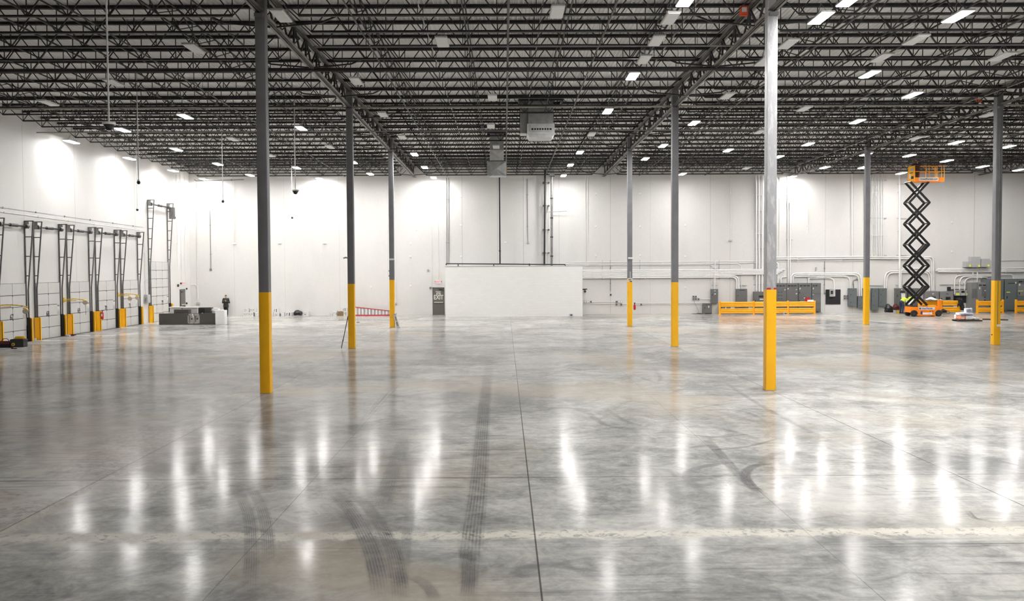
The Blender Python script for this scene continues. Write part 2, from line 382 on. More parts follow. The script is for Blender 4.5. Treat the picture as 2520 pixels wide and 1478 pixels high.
# ------------------------------------------------------------------ materials
M_WALL = None
M = dict(
    steel=mat('dark_bronze_steel', (.040, .037, .036), .45, .2, .2, 6),
    chord=mat('primed_girder_steel', (.15, .135, .125), .42, .3, .25, 3),
    joist=mat('black_primed_joist', (.036, .034, .034), .5, .15, .2, 4),
    deck=mat('white_primed_roof_deck', (.90, .885, .86), .45, .1, .06, .6),
    grey=mat('grey_column_paint', (.19, .188, .20), .45, 0, .1, 2),
    yellow=mat('safety_yellow_paint', (1.0, .50, .005), .38, 0, .04, 2),
    lamp_on=mat('lit_lamp_lens', (.9, .9, .9), .5, emit=(1, .99, .975), es=LIGHT_E),
    lamp_off=mat('unlit_lamp_lens', (.92, .92, .91), .5, 0, .03, 5),
    white=mat('white_enamel', (.76, .76, .75), .4, 0, .03, 3),
    conduit=mat('white_painted_conduit', (.74, .73, .72), .4, 0, .03, 3),
    galv=mat('galvanised_sheet', (.42, .43, .43), .38, .55, .15, 4),
    galvl=mat('bright_galvanised_sheet', (.62, .62, .61), .4, .4, .12, 4),
    cab=mat('grey_cabinet_enamel', (.135, .137, .137), .42, 0, .06, 3),
    cabl=mat('pale_grey_cabinet_enamel', (.21, .21, .21), .45, 0, .06, 3),
    cabb=mat('blue_grey_cabinet_enamel', (.13, .15, .152), .42, 0, .06, 3),
    boxg=mat('light_grey_junction_enamel', (.42, .42, .42), .45, 0, .05, 3),
    black=mat('black_plastic', (.012, .012, .013), .4, 0, .2, 5),
    blackp=mat('black_painted_plywood', (.014, .013, .016), .6, 0, .3, 5),
    rubber=mat('black_rubber', (.018, .018, .02), .7, 0, .2, 8),
    doorg=mat('dock_door_grey', (.56, .55, .53), .45, 0, .05, 1.5),
    trackg=mat('galvanised_track', (.115, .11, .11), .42, .4, .2, 5),
    seam=mat('dark_seam', (.05, .05, .05), .6, 0, .2, 5),
    red=mat('red_paint', (.52, .02, .02), .4, 0, .15, 4),
    fred=mat('fiberglass_red', (.45, .03, .035), .45, 0, .15, 4),
    alu=mat('aluminium', (.62, .62, .62), .35, .6, .1, 5),
    orange=mat('lift_orange', (.95, .245, .008), .38, 0, .05, 2),
    amber=mat('rail_amber', (.93, .42, .008), .38, 0, .05, 2),
    taupe=mat('taupe_door_paint', (.125, .115, .098), .45, 0, .05, 2),
    letter=mat('pale_lettering', (.66, .65, .60), .6, 0, .05, 8),
    ink=mat('black_ink', (.02, .02, .022), .6, 0, .2, 8),
    inkg=mat('grey_print', (.22, .22, .22), .6, 0, .3, 20),
    blueink=mat('blue_print', (.04, .06, .25), .6, 0, .2, 8),
    card=mat('white_carton', (.66, .65, .63), .7, 0, .04, 6),
    kraft=mat('brown_carton', (.24, .145, .07), .75, 0, .1, 6),
    lamin=mat('dark_grey_laminate', (.062, .056, .053), .5, 0, .08, 3),
    stain=mat('stainless_steel', (.55, .55, .54), .28, .85, .1, 6),
    wood=mat('dark_wood', (.045, .03, .02), .7, 0, .4, 9),
    woodg=mat('weathered_wood', (.16, .13, .10), .75, 0, .3, 9),
    tan=mat('tan_painted_pipe', (.40, .37, .31), .45, 0, .08, 2),
    pipeg=mat('grey_pipe', (.23, .225, .22), .4, .4, .15, 4),
    yel2=mat('yellow_tool_plastic', (.66, .40, .01), .45, 0, .1, 5),
    lime=mat('hivis_lime', (.72, .9, .06), .7, 0, .05, 8),
    jean=mat('navy_trousers', (.035, .045, .10), .8, 0, .25, 12),
    coat=mat('black_green_coat', (.018, .022, .02), .75, 0, .3, 8),
    blkc=mat('black_cloth', (.012, .011, .013), .8, 0, .3, 8),
    brown=mat('brown_workwear', (.09, .06, .055), .8, 0, .25, 8),
    skin=mat('skin', (.50, .30, .22), .55, 0, .06, 12),
    hair=mat('dark_hair', (.012, .01, .009), .6, 0, .3, 30),
    film=mat('white_plastic_film', (.80, .80, .84), .3, 0, .05, 6),
    salmon=mat('salmon_wrapper', (.75, .27, .17), .5, 0, .15, 9),
    bag=mat('black_bin_liner', (.008, .008, .009), .3, 0, .3, 6),
    maroon=mat('dark_red_nylon', (.10, .012, .015), .7, 0, .3, 6),
    signred=mat('red_exit_sign', (.95, .25, .28), .5, emit=(1, .06, .09), es=.55),
    orangestrobe=mat('orange_red_alarm', (.85, .10, .03), .45, 0, .05, 5),
    plate=mat('concrete_grey_steel_plate', (.27, .265, .255), .4, .2, .15, 1.5),
)
def peeled_material():
    """grey paint flaked from galvanised steel"""
    m, nt, b = newmat('peeled_grey_paint'); g = G(nt)
    P = g.n('ShaderNodeTexCoord').outputs['Object']
    a = g.noise(g.mapv(P, (1, 1, .25)), 9, 7, .3, .7)
    col = g.mix(g.smooth(a, .5, .6), (.36, .36, .37), (.48, .48, .49))
    ch = g.smooth(g.noise(g.mapv(P, (1, 1, .5)), 14, 5, .2, .7), .66, .7)
    col = g.mix(g.math('MULTIPLY', ch, .7), col, (.08, .07, .06))
    g.l(col, b.inputs['Base Color']); b.inputs['Roughness'].default_value = .45; b.inputs['Metallic'].default_value = .25
    return m
M['peeled'] = peeled_material()
# ------------------------------------------------------------------ setting
def struct(name, mb, m, parent=None, smooth=False, org=None):
    o = mb.build(name, m, parent, org, smooth)
    if parent is None: o['kind'] = 'structure'
    return o
FLOOR = struct('floor', MB().box((WX-.3, REAR-.3, -.3), (RXW+.3, WY+.3, 0)), floor_material(), org=(0, 0, 0))
MKS = {}
for i_, (pl, w_, k_) in enumerate(FLOOR_MARKS):
    kk = (round(k_*20)/20, 26 if w_ > .08 else 5)
    if kk not in MKS: MKS[kk] = mark_material('dark_floor_mark', *kk)
    mark(pl, w_, MKS[kk], FLOOR, .0008+.0002*i_)
def bx(u, v=640): return pt(u, v, 1, WY).x
JB = [(bx(u, v), w, k) for u, v, w, k in [(700, 600, .02, .25), (835, 600, .02, .3), (953, 500, .02, .3), (1137.7, 600, .03, .5), (1224, 560, .03, .45),
      (1288, 560, .03, .55), (1376, 600, .025, .45), (1502, 600, .025, .5), (1600, 600, .02, .25), (1748, 600, .025, .5), (1797, 560, .025, .45),
      (2031, 600, .025, .4), (2100, 520, .025, .4), (2398, 520, .03, .6), (575, 560, .02, .3)]]
M_WALLB = wall_material('painted_tilt_up_wall', 'd2d0cd', JB, 0)
JL = [(pt(u, v, 0, WX).y, .03, .5) for u, v in [(58, 480), (183, 420), (285, 430), (331, 470)]]
M_WALLL = wall_material('painted_dock_wall', 'd2d0cd', JL, 1)
struct('wall_back', MB().box((WX-.3, WY+.004, 0), (RXW+.3, WY+.3, 12.9)), M_WALLB)
struct('wall_left', MB().box((WX-.3, REAR-.3, 0), (WX-.004, WY+.004, 12.9)), M_WALLL)
struct('wall_right', MB().box((RXW, REAR-.3, 0), (RXW+.3, WY, 12.9)), M_WALLL)
struct('wall_rear', MB().box((WX, REAR-.3, 0), (RXW, REAR, 12.9)), M_WALLL)
DECK = 12.06
def ceiling():
    mb = MB(); per = .1524; x = WX-.2; prof = []
    while x < RXW+.2:
        prof += [(x, 0), (x+.045, 0), (x+.065, .038), (x+per-.02, .038)]; x += per
    prof.append((x, 0)); n = len(prof); vs = []
    for yy in (REAR-.2, WY+.2):
        vs += [(p[0], yy, DECK+zo(yy)+p[1]) for p in prof]
        vs += [(prof[0][0], yy, DECK+zo(yy)+.16), (prof[-1][0], yy, DECK+zo(yy)+.16)]
    k = n+2; fs = [(i, i+1, k+i+1, k+i) for i in range(n-1)]
    fs.append((n, k+n, k+n+1, n+1))
    mb.add(vs, fs); return mb
struct('ceiling', ceiling(), M['deck'])
# ------------------------------------------------------------------ columns
COLW = .1525
def column(x, y, label, shaft='grey', ztop=None):
    t = thing('steel_column', label, 'column', (x, y, 0), 'grey steel columns with yellow bases')
    zt = 11.97+zo(y); zy = 3.04
    MB().rbox((x-COLW, y-COLW, zy), (x+COLW, y+COLW, zt), .022).build('shaft', M[shaft], t, smooth=35)
    MB().rbox((x-COLW-.004, y-COLW-.004, .012), (x+COLW+.004, y+COLW+.004, zy+.003), .026).build('yellow_base', M['yellow'], t, smooth=35)
    MB().rbox((x-.168, y-.168, 0), (x+.168, y+.168, .012), .01).build('base_plate', M['plate'], t)
    for sx in (-1, 1):      # seat angles under the girder chord
        MB().box((x-.13, y+sx*COLW, 10.96+zo(y)), (x+.13, y+sx*(COLW+.16), 11.05+zo(y))).build('girder_seat', M['grey'], t)
    return t
cl = [('nearest grey column on the left, bright yellow base, in front of the black bin bag', 0, 0, 'grey'),
      ('grey column in the left row with a thin bar leaning on its yellow base', 0, 1, 'grey'),
      ('farthest grey column of the left row, white carton leaning on its yellow base', 0, 2, 'grey'),
      ('nearest column on the right, peeling silver grey paint over a yellow base', 1, 0, 'peeled'),
      ('brownish grey column right of the paper-signed column, its yellow base unmarked', 1, 1, 'grey'),
      ('slim far column with a paper sign where grey meets yellow', 1, 2, 'grey'),
      ('grey column on the far right with white outlets low on its yellow base', 2, 1, 'grey'),
      ('far grey column left of the scissor lift, lit lamp at its top', 2, 2, 'grey')]
COLS = {}
for lab, i, j, sh in cl: COLS[i, j] = column(CX[i], CY[j], lab, sh)
def col_part(i, j, mb, name, m, label=None, smooth=False):
    o = mb.build(name, m, COLS[i, j], smooth=smooth)
    if label: o['label'] = label
    return o
# red tape scraps above the yellow of the right nearest column
x, y = CX[1], CY[0]
for a, b in ((-.14, -.02), (.07, .15)):
    col_part(1, 0, MB().box((x+a, y-COLW-.006, 3.05), (x+b, y-COLW, 3.10)), 'tape_strip', M['red'], 'strip of red tape')
# outlets and cable on the far right column
x, y = CX[2], CY[1]
for dx in (.02, .12):
    col_part(2, 1, MB().rbox((x+dx-.045, y-COLW-.05, .86), (x+dx+.045, y-COLW-.004, .97), .015, 1), 'outlet', M['white'], 'white outlet box')
col_part(2, 1, MB().tube([(x+.0, y-COLW-.02, .97), (x+.0, y-COLW-.02, 11.0)], .016), 'conduit', M['pipeg'])
col_part(2, 1, MB().box((x-COLW-.03, y-.03, .45), (x-COLW-.004, y+.03, .5)), 'cable_clip', M['maroon'])
# emergency lights / brackets
def emergency(i, j, z):
    x, y = CX[i], CY[j]
    col_part(i, j, MB().rbox((x-.13, y-COLW-.07, z-.05), (x+.13, y-COLW, z+.06), .02, 1), 'emergency_light', M['white'], 'white emergency light unit')
    b = MB(); b.ball((x+.17, y-COLW-.03, z+.0), .045, 10, 6)
    col_part(i, j, b, 'spot_lamp', M['white'])
emergency(0, 2, pt(963, 638, 1, CY[2]-.15).z); emergency(1, 2, pt(1553, 635, 1, CY[2]-.15).z)
x, y = CX[0], CY[1]; z = pt(849, 634, 1, y).z
col_part(0, 1, MB().box((x-COLW-.12, y-.15, z-.03), (x-COLW, y-.09, z+.03)).bar((x-COLW-.16, y-.2, z-.02), (x-COLW-.08, y-.05, z+.03), .05), 'camera', M['boxg'], 'small grey camera')
x, y = CX[1], CY[2]
zs = pt(1553, 693, 1, y-.16).z; ze = pt(1553, 684, 1, y-.16).z
s_ = col_part(1, 2, MB().box((x-.15, y-COLW-.02, zs), (x+.15, y-COLW-.005, ze)), 'sign', M['card'], 'white paper sign with two lines of print')
mb = MB()
for k, (a, b) in enumerate(((-.1, .06), (-.02, .12))): mb.box((x+a, y-COLW-.026, ze-.08-.1*k-.05), (x+b, y-COLW-.02, ze-.08-.1*k))
o = mb.build('print', M['ink'], COLS[1, 2]); o.parent = s_
s_.location = (0, 0, 0)
col_part(1, 2, MB().box((x-.03, y-COLW-.03, ze+.02), (x+.05, y-COLW, ze+.42)), 'switch_box', M['boxg'])
for z0, r_ in ((3.62, .03), (3.3, .03)):
    col_part(0, 2, MB().box((CX[0]-COLW-.05, CY[2]-.12, z0-.05), (CX[0]-COLW, CY[2]-.02, z0+.05)), 'switch_box', M['pipeg'])
# ------------------------------------------------------------------ roof girders and joists
GB, GT = 11.08, 11.96
def girder(x, ya, yb, label):
    t = thing('roof_girder', label, 'girder', (x, (ya+yb)/2, GB+zo((ya+yb)/2)), 'roof girders over the column rows')
    for nm, z, h in (('bottom_chord', GB, .10), ('top_chord', GT-.12, .12)):
        mb = MB()
        for s in (-1, 1):
            mb.bar((x+s*.088, ya, z+h/2+zo(ya)), (x+s*.088, yb, z+h/2+zo(yb)), .125, .014, (0, 0, 1))
            zz = z+.007 if nm == 'bottom_chord' else z+h-.007
            mb.v = mb.v  # flange and leg of each angle
            mb.bar((x+s*.032, ya, z+h/2+zo(ya)), (x+s*.032, yb, z+h/2+zo(yb)), .014, h, (0, 0, 1))
        mb.build(nm, M['chord'], t)
    yk = [y for y in JY if ya < y < yb]
    def bz(y): return GB+.06+zo(y)
    def tz(y): return GT-.06+zo(y)
    for k, y in enumerate(yk):
        MB().bar((x+.0, y, bz(y)), (x+.0, y, tz(y)), .06, .09).build('web_strut', M['steel'], t)
        for d in (-.5, .5):
            yy = y+d*DJ
            if ya-.2 < yy < min(yb+.2, WY-.1):
                MB().bar((x+.03*d, y, tz(y)), (x+.03*d, yy, bz(yy)), .05, .085).build('web_diagonal', M['steel'], t)
    for k, y in enumerate(yk[1::3]):
        for s in (-1, 1):
            MB().bar((x+s*.1, y-.92, GB+.03+zo(y)), (x+s*1.5, y-.92, GB+.16+zo(y)), .05, .05).bar((x+s*1.5, y-.92, GB+.16+zo(y)), (x+s*2.1, y-.92, GB+.42+zo(y)), .05, .05).build('kicker_brace', M['steel'], t)
    return t
DJ = 1.846
JY = [27.6-DJ+k*DJ for k in range(26)]
ORD = 'first second third fourth fifth sixth seventh eighth ninth tenth eleventh twelfth thirteenth fourteenth fifteenth sixteenth seventeenth eighteenth nineteenth twentieth twenty-first twenty-second twenty-third twenty-fourth twenty-fifth twenty-sixth twenty-seventh'.split()
SEG = [11.85]+CY+[WY]
rown = ['left column row', 'second column row', 'third column row', 'right edge of the photo']
segn = ['stretch before the nearest columns', 'stretch behind the nearest columns', 'stretch between the farther columns', 'stretch against the back wall']
for i, x in enumerate(CX):
    for k in range(4):
        if (i == 2 and k < 1) or (i == 3 and k < 3): continue
        girder(x, SEG[k]+.16, SEG[k+1]-.16 if k < 3 else WY-.02, 'roof girder over the %s, %s' % (rown[i], segn[k]))
def joist_parts(L):
    """open-web joist along x centred on the origin, z = 0 at the deck"""
    D = DECK-11.17; top = MB(); bot = MB(); web = MB()
    top.box((-L/2+.012, -.07, -.105), (L/2-.012, -.012, -.095)).box((-L/2+.012, .012, -.105), (L/2-.012, .07, -.095))
    top.box((-L/2+.012, -.024, -.105), (L/2-.012, -.012, 0)).box((-L/2+.012, .012, -.105), (L/2-.012, .024, 0))
    top.box((-L/2+.012, -.065, -.012), (L/2-.012, .065, 0))
    e = 1.0
    bot.box((-L/2+e, -.062, -D), (L/2-e, -.011, -D+.012)).box((-L/2+e, .011, -D), (L/2-e, .062, -D+.012))
    bot.box((-L/2+e, -.022, -D), (L/2-e, -.011, -D+.072)).box((-L/2+e, .011, -D), (L/2-e, .022, -D+.072))
    n = round((L-2*e)/1.24); p = (L-2*e)/n; r = .033
    for k in range(n+1):
        xb = -L/2+e+k*p
        web.bar((xb, 0, -.05), (xb, 0, -D+.02), r*.8)
        for s in (-1, 1):
            xt = xb+s*p/2
            if k == 0 and s < 0: xt = -L/2+.15
            if k == n and s > 0: xt = L/2-.15
            web.bar((xb, 0, -D+.03), (xt, 0, -.05), r)
    return top, bot, web
bays = [(WX, CX[0], 'left wall bay', -1), (CX[0], CX[1], 'middle bay', -1),
        (CX[1], CX[2], 'bay right of the middle', -1), (CX[2], CX[3], 'bay beyond the scissor lift', 37),
        (CX[3], RXW, 'rightmost visible bay', 66)]
protos = {}
for a, b, nm, ymin in bays:
    L = round(b-a, 2); first = None
    ys = [y for y in JY if y > ymin]
    for k, y in enumerate(ys):
        loc = ((a+b)/2, y, DECK+zo(y)-.002)
        lab = 'roof joist over the %s, %s out from the back wall' % (nm, ORD[len(ys)-1-k])
        if L not in protos:
            t = thing('roof_joist', lab, 'joist', loc, 'open-web joists over the '+nm); ORG[t] = Vector((0, 0, 0))
            for pn, mb, m in zip(('top_chord', 'bottom_chord', 'web'), joist_parts(L), ('joist', 'joist', 'joist')): mb.build(pn, M[m], t)
            protos[L] = t
        else: dup(protos[L], loc, lab, 'open-web joists over the '+nm)
# bridging angles tying the joists together, running toward the back wall
for a, b, nm, ymin in bays:
    ys = [y for y in JY if y > ymin]
    if len(ys) < 6: continue
    nb = 4; p0, p1 = ys[0], ys[-1]
    for k in range(nb):
        x = a+(b-a)*(k+.85)/(nb+.7)
        t = thing('joist_bridging', 'bridging angles in the %s, %s from its left' % (nm, ORD[k]), 'bridging', (x, (p0+p1)/2, 11.3), 'bridging lines under the roof')
        for pn, dz in (('bottom_angle', 11.285), ('top_angle', DECK-.16)):
            MB().bar((x, p0-.05, dz+zo(p0)), (x, p1+.05, dz+zo(p1)), .045, .045, (0, 0, 1)).build(pn, M['joist'], t)
        if k in (0, 3):
            mb = MB()
            for (q0, q1) in zip(ys[:-1], ys[1:]):
                mb.bar((x, q0, 11.29+zo(q0)), (x, q1, DECK-.16+zo(q1)), .028); mb.bar((x+.03, q0, DECK-.16+zo(q0)), (x+.03, q1, 11.29+zo(q1)), .028)
            mb.build('cross_bracing', M['joist'], t)
# ------------------------------------------------------------------ high-bay lights
LAMPS = """118,254U 176,349L 279,204U 302,320L 319,390L 426,420L 456,287L 434,368L 477,120U 573,343U 536,404L 512,444L 615,431L 665,383U 741,316L 730,413L 787,440L 812,362U 870,400L 911,428L 692,40U 876,200U 942,282U 990,338U 1020,380L 1045,412L 1067,437L 1088,104U 1212,241U 1208,311U 1221,362U 1371,30U 1650,46U 1616,101U 1585,147U 1557,188L 1496,274L 1456,331U 1427,375L 1404,406L 1387,432L 1690,0L 1708,303L 1790,237U 1632,359L 1588,391L 1680,428L 1792,370L 1870,325U 1916,386L 1838,414U 1940,109U 1880,153U 1980,268U 1989,355L 2030,412L 1948,435L 2020,45L 2093,0L 2170,143U 2140,183L 2110,299L 2131,380L 2125,412L 2218,420L 2238,383L 2330,396L 2245,234L 2254,99U 2357,41L 2468,140U 2435,283U 2257,340U 2353,351L 2480,361L 2418,410L 2508,418L""".split()
pos = []
for t_ in LAMPS:
    u, v = map(float, t_[:-1].split(',')); Y = 50
    for _ in range(6):
        p = pt(u, v, 2, 10.93+zo(Y)+(.2 if u == 2218 else 0)); Y = p.y
    pos.append((p.x, min(Y, WY-1.1), t_[-1]))
# lamp rows: neighbours in x; unseen lit fixtures added to the rows to brighten the foreground floor
rows_x = [-24.2, -19.8, -15.0, -10.4, -5.8, -.7, 4.9, 9.6, 13.8, 17.9, 23.4, 26.5, 30.5, 34.8, 38.8]
rows = {i: [] for i in range(15)}
for x, y, s in pos: rows[min(range(15), key=lambda i: abs(rows_x[i]-x))].append((x, y, s))
for i, ys in UNSEEN_LAMPS.items():
    for y in ys: rows[i].append((rows_x[i], y, 'L'))
def lamp(on):
    t = thing('high_bay_light', '', 'light', (0, 0, 0), 'white high-bay lights'); ORG[t] = Vector((0, 0, 0))
    mb = MB().box((-.2, -.63, .012), (.2, .63, .055)); mb.prism([(-.16, .055), (.16, .055), (.1, .085), (-.1, .085)], 1, -.45, .45)
    for s in (-1, 1): mb.box((s*.2, -.63, 0), (s*.19, .63, .055)); mb.box((-.2, s*.63, 0), (.2, s*.62, .055))
    mb.build('housing', M['white'], t)
    MB().add([(-.17, -.60, -.02), (.17, -.60, -.02), (.17, .60, -.02), (-.17, .60, -.02), (-.188, -.618, .01), (.188, -.618, .01), (.188, .618, .01), (-.188, .618, .01)], [(3, 2, 1, 0), (0, 1, 5, 4), (1, 2, 6, 5), (2, 3, 7, 6), (3, 0, 4, 7)]).build('lens', M['lamp_on' if on else 'lamp_off'], t)
    mb = MB().box((-.05, .5, .055), (.05, .6, .13))
    for yy in (-.5, .5): mb.tube([(0, yy, .06), (0, 0, .45)], .006, 5)
    mb.tube([(.02, .55, .12), (.1, .5, .3), (.0, .0, .45)], .01, 6)
    mb.build('hanger', M['pipeg'], t)
    return t
LP = {}
for i in range(15):
    rs = sorted(rows[i], key=lambda q: -q[1])
    for k, (x, y, s) in enumerate(rs):
        lab = '%s high-bay light, %s lamp row from the left, %s out from back wall' % ('lit' if s == 'L' else 'unlit', ORD[i], ORD[k])
        loc = (x, y, 10.93+zo(y))
        if s not in LP:
            LP[s] = lamp(s == 'L'); LP[s].location = loc; LP[s]['label'] = lab
        else: dup(LP[s], loc, lab)
# ------------------------------------------------------------------ left wall: dock doors
def dock_door(yc, w, h, rows_n, cols_n, num, label, top, seed, placard=True):
    t = thing('dock_door_assembly', label, 'dock door', (WX, yc, 0), 'sectional dock doors on the left wall')
    x0 = WX+.012; y0, y1 = yc-w/2, yc+w/2
    MB().box((WX+.001, y0, .01), (x0+.012, y1, h)).build('backing_frame', M['seam'], t)
    hs = h/rows_n
    for k in range(rows_n):
        mb = MB()
        for q in range(cols_n):
            a = y0+(y1-y0)*q/cols_n; b = y0+(y1-y0)*(q+1)/cols_n
            mb.rbox((x0, a+.016, k*hs+.016), (x0+.05, b-.016, (k+1)*hs-.014), .008, 0)
        o = mb.build('door_section', M['doorg'], t)
        # hinges at the meeting stiles
        hb = MB()
        for q in range(1, cols_n):
            a = y0+(y1-y0)*q/cols_n
            hb.box((x0+.05, a-.035, (k+1)*hs-.06), (x0+.062, a+.035, (k+1)*hs+.02))
        if k < rows_n-1:
            hh = hb.build('hinge', M['trackg'], t)
    # number and small placards
    zn = 1.34
    yn = yc-.12 if cols_n == 2 else yc+.52
    MB().text(num, .42, (x0+.053, yn, zn), (0, 1, 0), (0, 0, 1), .002, .012, .8).build('door_number', M['ink'], t)
    pl = MB().box((x0+.05, y1-.36, zn+.2), (x0+.054, y1-.06, zn+.52)).build('placard', M['card'], t)
    MB().box((x0+.054, y1-.33, zn+.38), (x0+.057, y1-.09, zn+.47)).build('print', M['inkg'], t)
    MB().box((x0+.05, y1-.34, zn-.12), (x0+.054, y1-.08, zn+.1)).build('placard', M['boxg'], t)
    # lift tracks leaning out from the wall, with rungs
    for s in (-1, 1):
        ye = yc+s*(w/2+.09); tr = MB()
        zb = h-.35
        tr.bar((WX+.04, ye, .02), (WX+.04, ye, top), .05, .07, (0, 1, 0))
        tr.bar((WX+.15, ye, .02), (WX+.15, ye, zb), .06, .06, (0, 1, 0))
        tr.bar((WX+.15, ye, zb), (WX+.50, ye, top), .055, .06, (0, 1, 0))
        tr.bar((WX+.04, ye, top-.02), (WX+.51, ye, top-.02), .05, .05)
        tr.build('lift_track', M['trackg'], t)
        nr = 3 if top < 7 else 6
        for k in range(nr):
            f = (k+.72)/(nr+.55); z = zb+(top-zb)*f
            MB().bar((WX+.04, ye, z), (WX+.15+.35*(z-zb)/(top-zb), ye, z), .035, .05).build('track_rung', M['trackg'], t)
        MB().box((WX+.05, ye-.015, top-.42), (WX+.26, ye+.015, top-.02)).build('bearing_plate', M['pipeg'], t)
        MB().tube([(WX+.21, ye-s*.04, top-.30), (WX+.21, ye-s*.26, top-.30)], .125, 16).build('cable_drum', M['trackg'], t, smooth=40)
        # yellow angle guarding the foot of the track
        g_ = MB().box((WX+.03, ye+s*.075, 0), (WX+.33, ye+s*.1, 1.22)).box((WX+.31, ye-s*.03, 0), (WX+.33, ye+s*.1, 1.22))
        g_.build('track_guard', M['yellow'], t)
        MB().box((WX+.02, ye-.05, 0), (WX+.2, ye+.05, 1.26)).build('track_foot', M['black'], t)
    sh = MB().tube([(WX+.21, y0+.1, top-.30), (WX+.21, y1-.1, top-.30)], .05, 12)
    sh.build('spring_shaft', M['black'], t, smooth=40)
    MB().tube([(WX+.21, yc-.35, top-.30), (WX+.21, yc+.35, top-.30)], .085, 12).build('spring_coupling', M['steel'], t, smooth=40)
    if top > 7:
        MB().box((WX+.2, y1+.02, top-1.15), (WX+.55, y1+.3, top-.3)).build('operator_motor', M['trackg'], t)
        MB().ball((WX+.45, y1+.4, top-1.05), .11).build('motor_knob', M['black'], t)
    return t
dd = [(46.4, '67', 'pale dock door painted 67, at the photo edge, black tool case in front'), (50.04, '68', 'pale dock door painted 68, no yellow lamp across it'),
      (53.68, '69', 'pale dock door painted 69 behind a long yellow arm light'), (57.31, '70', 'pale dock door painted 70 with a fire extinguisher on its guard'),
      (60.95, '71', 'pale dock door painted 71 behind a twin-headed yellow arm light')]
for k, (yc, n_, lab) in enumerate(dd): dock_door(yc, 2.58, 3.08, 5, 2, n_, lab, 6.38, k)
dock_door(66.1, 3.5, 4.36, 7, 3, '72', 'tall drive-in dock door of three panel columns near the corner', 8.75, 9)
# dock levelers let into the slab
for k, (yc, n_, lab) in enumerate(dd):
    t = thing('dock_leveler', 'steel leveler plate in the floor before the dock door painted %s' % n_, 'dock plate', (WX+1.3, yc, 0), 'leveler plates in the floor')
    MB().box((WX+.36, yc-1.0, 0), (WX+2.5, yc+1.0, .006)).build('lip_plate', M['plate'], t)
    for s in (-1, 1): MB().box((WX+.36, yc+s*1.0, 0), (WX+2.5, yc+s*1.06, .008)).build('edge_seam', M['seam'], t)
    MB().box((WX+.07, yc-1.2, 0), (WX+.3, yc+1.2, .012)).build('threshold_bar', M['seam'], t)
# yellow swing-arm dock lights
def arm_light(y, z, ln, heads, label):
    t = thing('dock_light', label, 'dock light', (WX+.02, y, z), 'yellow dock lights')
    MB().box((WX, y-.08, z-.14), (WX+.06, y+.08, z+.14)).build('wall_bracket', M['yel2'], t)
    a = MB(); n = 7
    for k in range(n):
        f0, f1 = k/n, (k+1)/n
        q = lambda f: (WX+.06+ln*f, y+.06*math.sin(f*9), z+.10*math.sin(f*2.2)-.12*f*f)
        a.tube([q(f0), q(f1)], .024, 8); a.ball(q(f1), .036, 8, 6)
    a.tube([(WX+.06, y+.02, z-.07), (WX+.06+ln*.55, y+.03, z-.04)], .018, 8)
    a.build('swing_arm', M['yel2'], t, smooth=40)
    for hx, dz in heads:
        hb = MB()
        p = Vector((WX+.06+hx, y, z+dz)); d = Vector((.35, -.8, -.25)).normalized()
        hb.tube([p-d*.13, p-d*.02, p+d*.12], .10, 14); hb.tube([p+d*.11, p+d*.17], .135, 14)
        o = hb.build('lamp_head', M['yel2'], t, smooth=40)
        lb = MB().tube([p+d*.165, p+d*.175], .11, 14).build('lamp_lens', M['boxg'], t)
    hx, dz = heads[0]
    MB().tube([(WX+.06+hx, y, z+dz-.1), (WX+.1+hx, y-.02, z+dz-.45), (WX+.09+hx, y, z+dz-.75)], .012, 6).build('power_cord', M['pipeg'], t)
za = pt(153, 738, 0, WX).z
arm_light(51.85, za, 1.2, [(1.18, -.10)], 'yellow swing-arm dock light reaching over the dock door painted 69')
arm_light(59.13, pt(288, 725, 0, WX).z, 1.25, [(1.2, -.16), (.72, -.22)], 'yellow dock light with two lamp heads over the dock door painted 71')
arm_light(44.6, pt(0, 752, 0, WX+.2).z, 1.65, [(1.62, -.22)], 'yellow dock light crossing the dock door painted 67, at the photo edge')
# fire extinguisher on a guard
p = pt(235, 776, 1, 55.75)
p = Vector((WX+.44, 55.80, 1.05))
t = thing('fire_extinguisher', 'red fire extinguisher hung on a yellow guard between dock doors 69 and 70', 'fire extinguisher', (p.x, p.y, .7))
MB().capsule((p.x, p.y, .78), (p.x, p.y, 1.1), .085, .085).build('cylinder', M['red'], t, smooth=True)
MB().tube([(p.x, p.y, 1.18), (p.x, p.y, 1.26)], .03).box((p.x-.02, p.y-.02, 1.24), (p.x+.1, p.y+.02, 1.27)).build('valve_handle', M['black'], t)
MB().box((p.x-.05, p.y-.09, .9), (p.x+.05, p.y-.084, 1.05)).build('label_plate', M['card'], t)
MB().box((p.x-.12, p.y-.03, .9), (p.x-.08, p.y+.03, 1.1)).build('hanging_bracket', M['steel'], t)
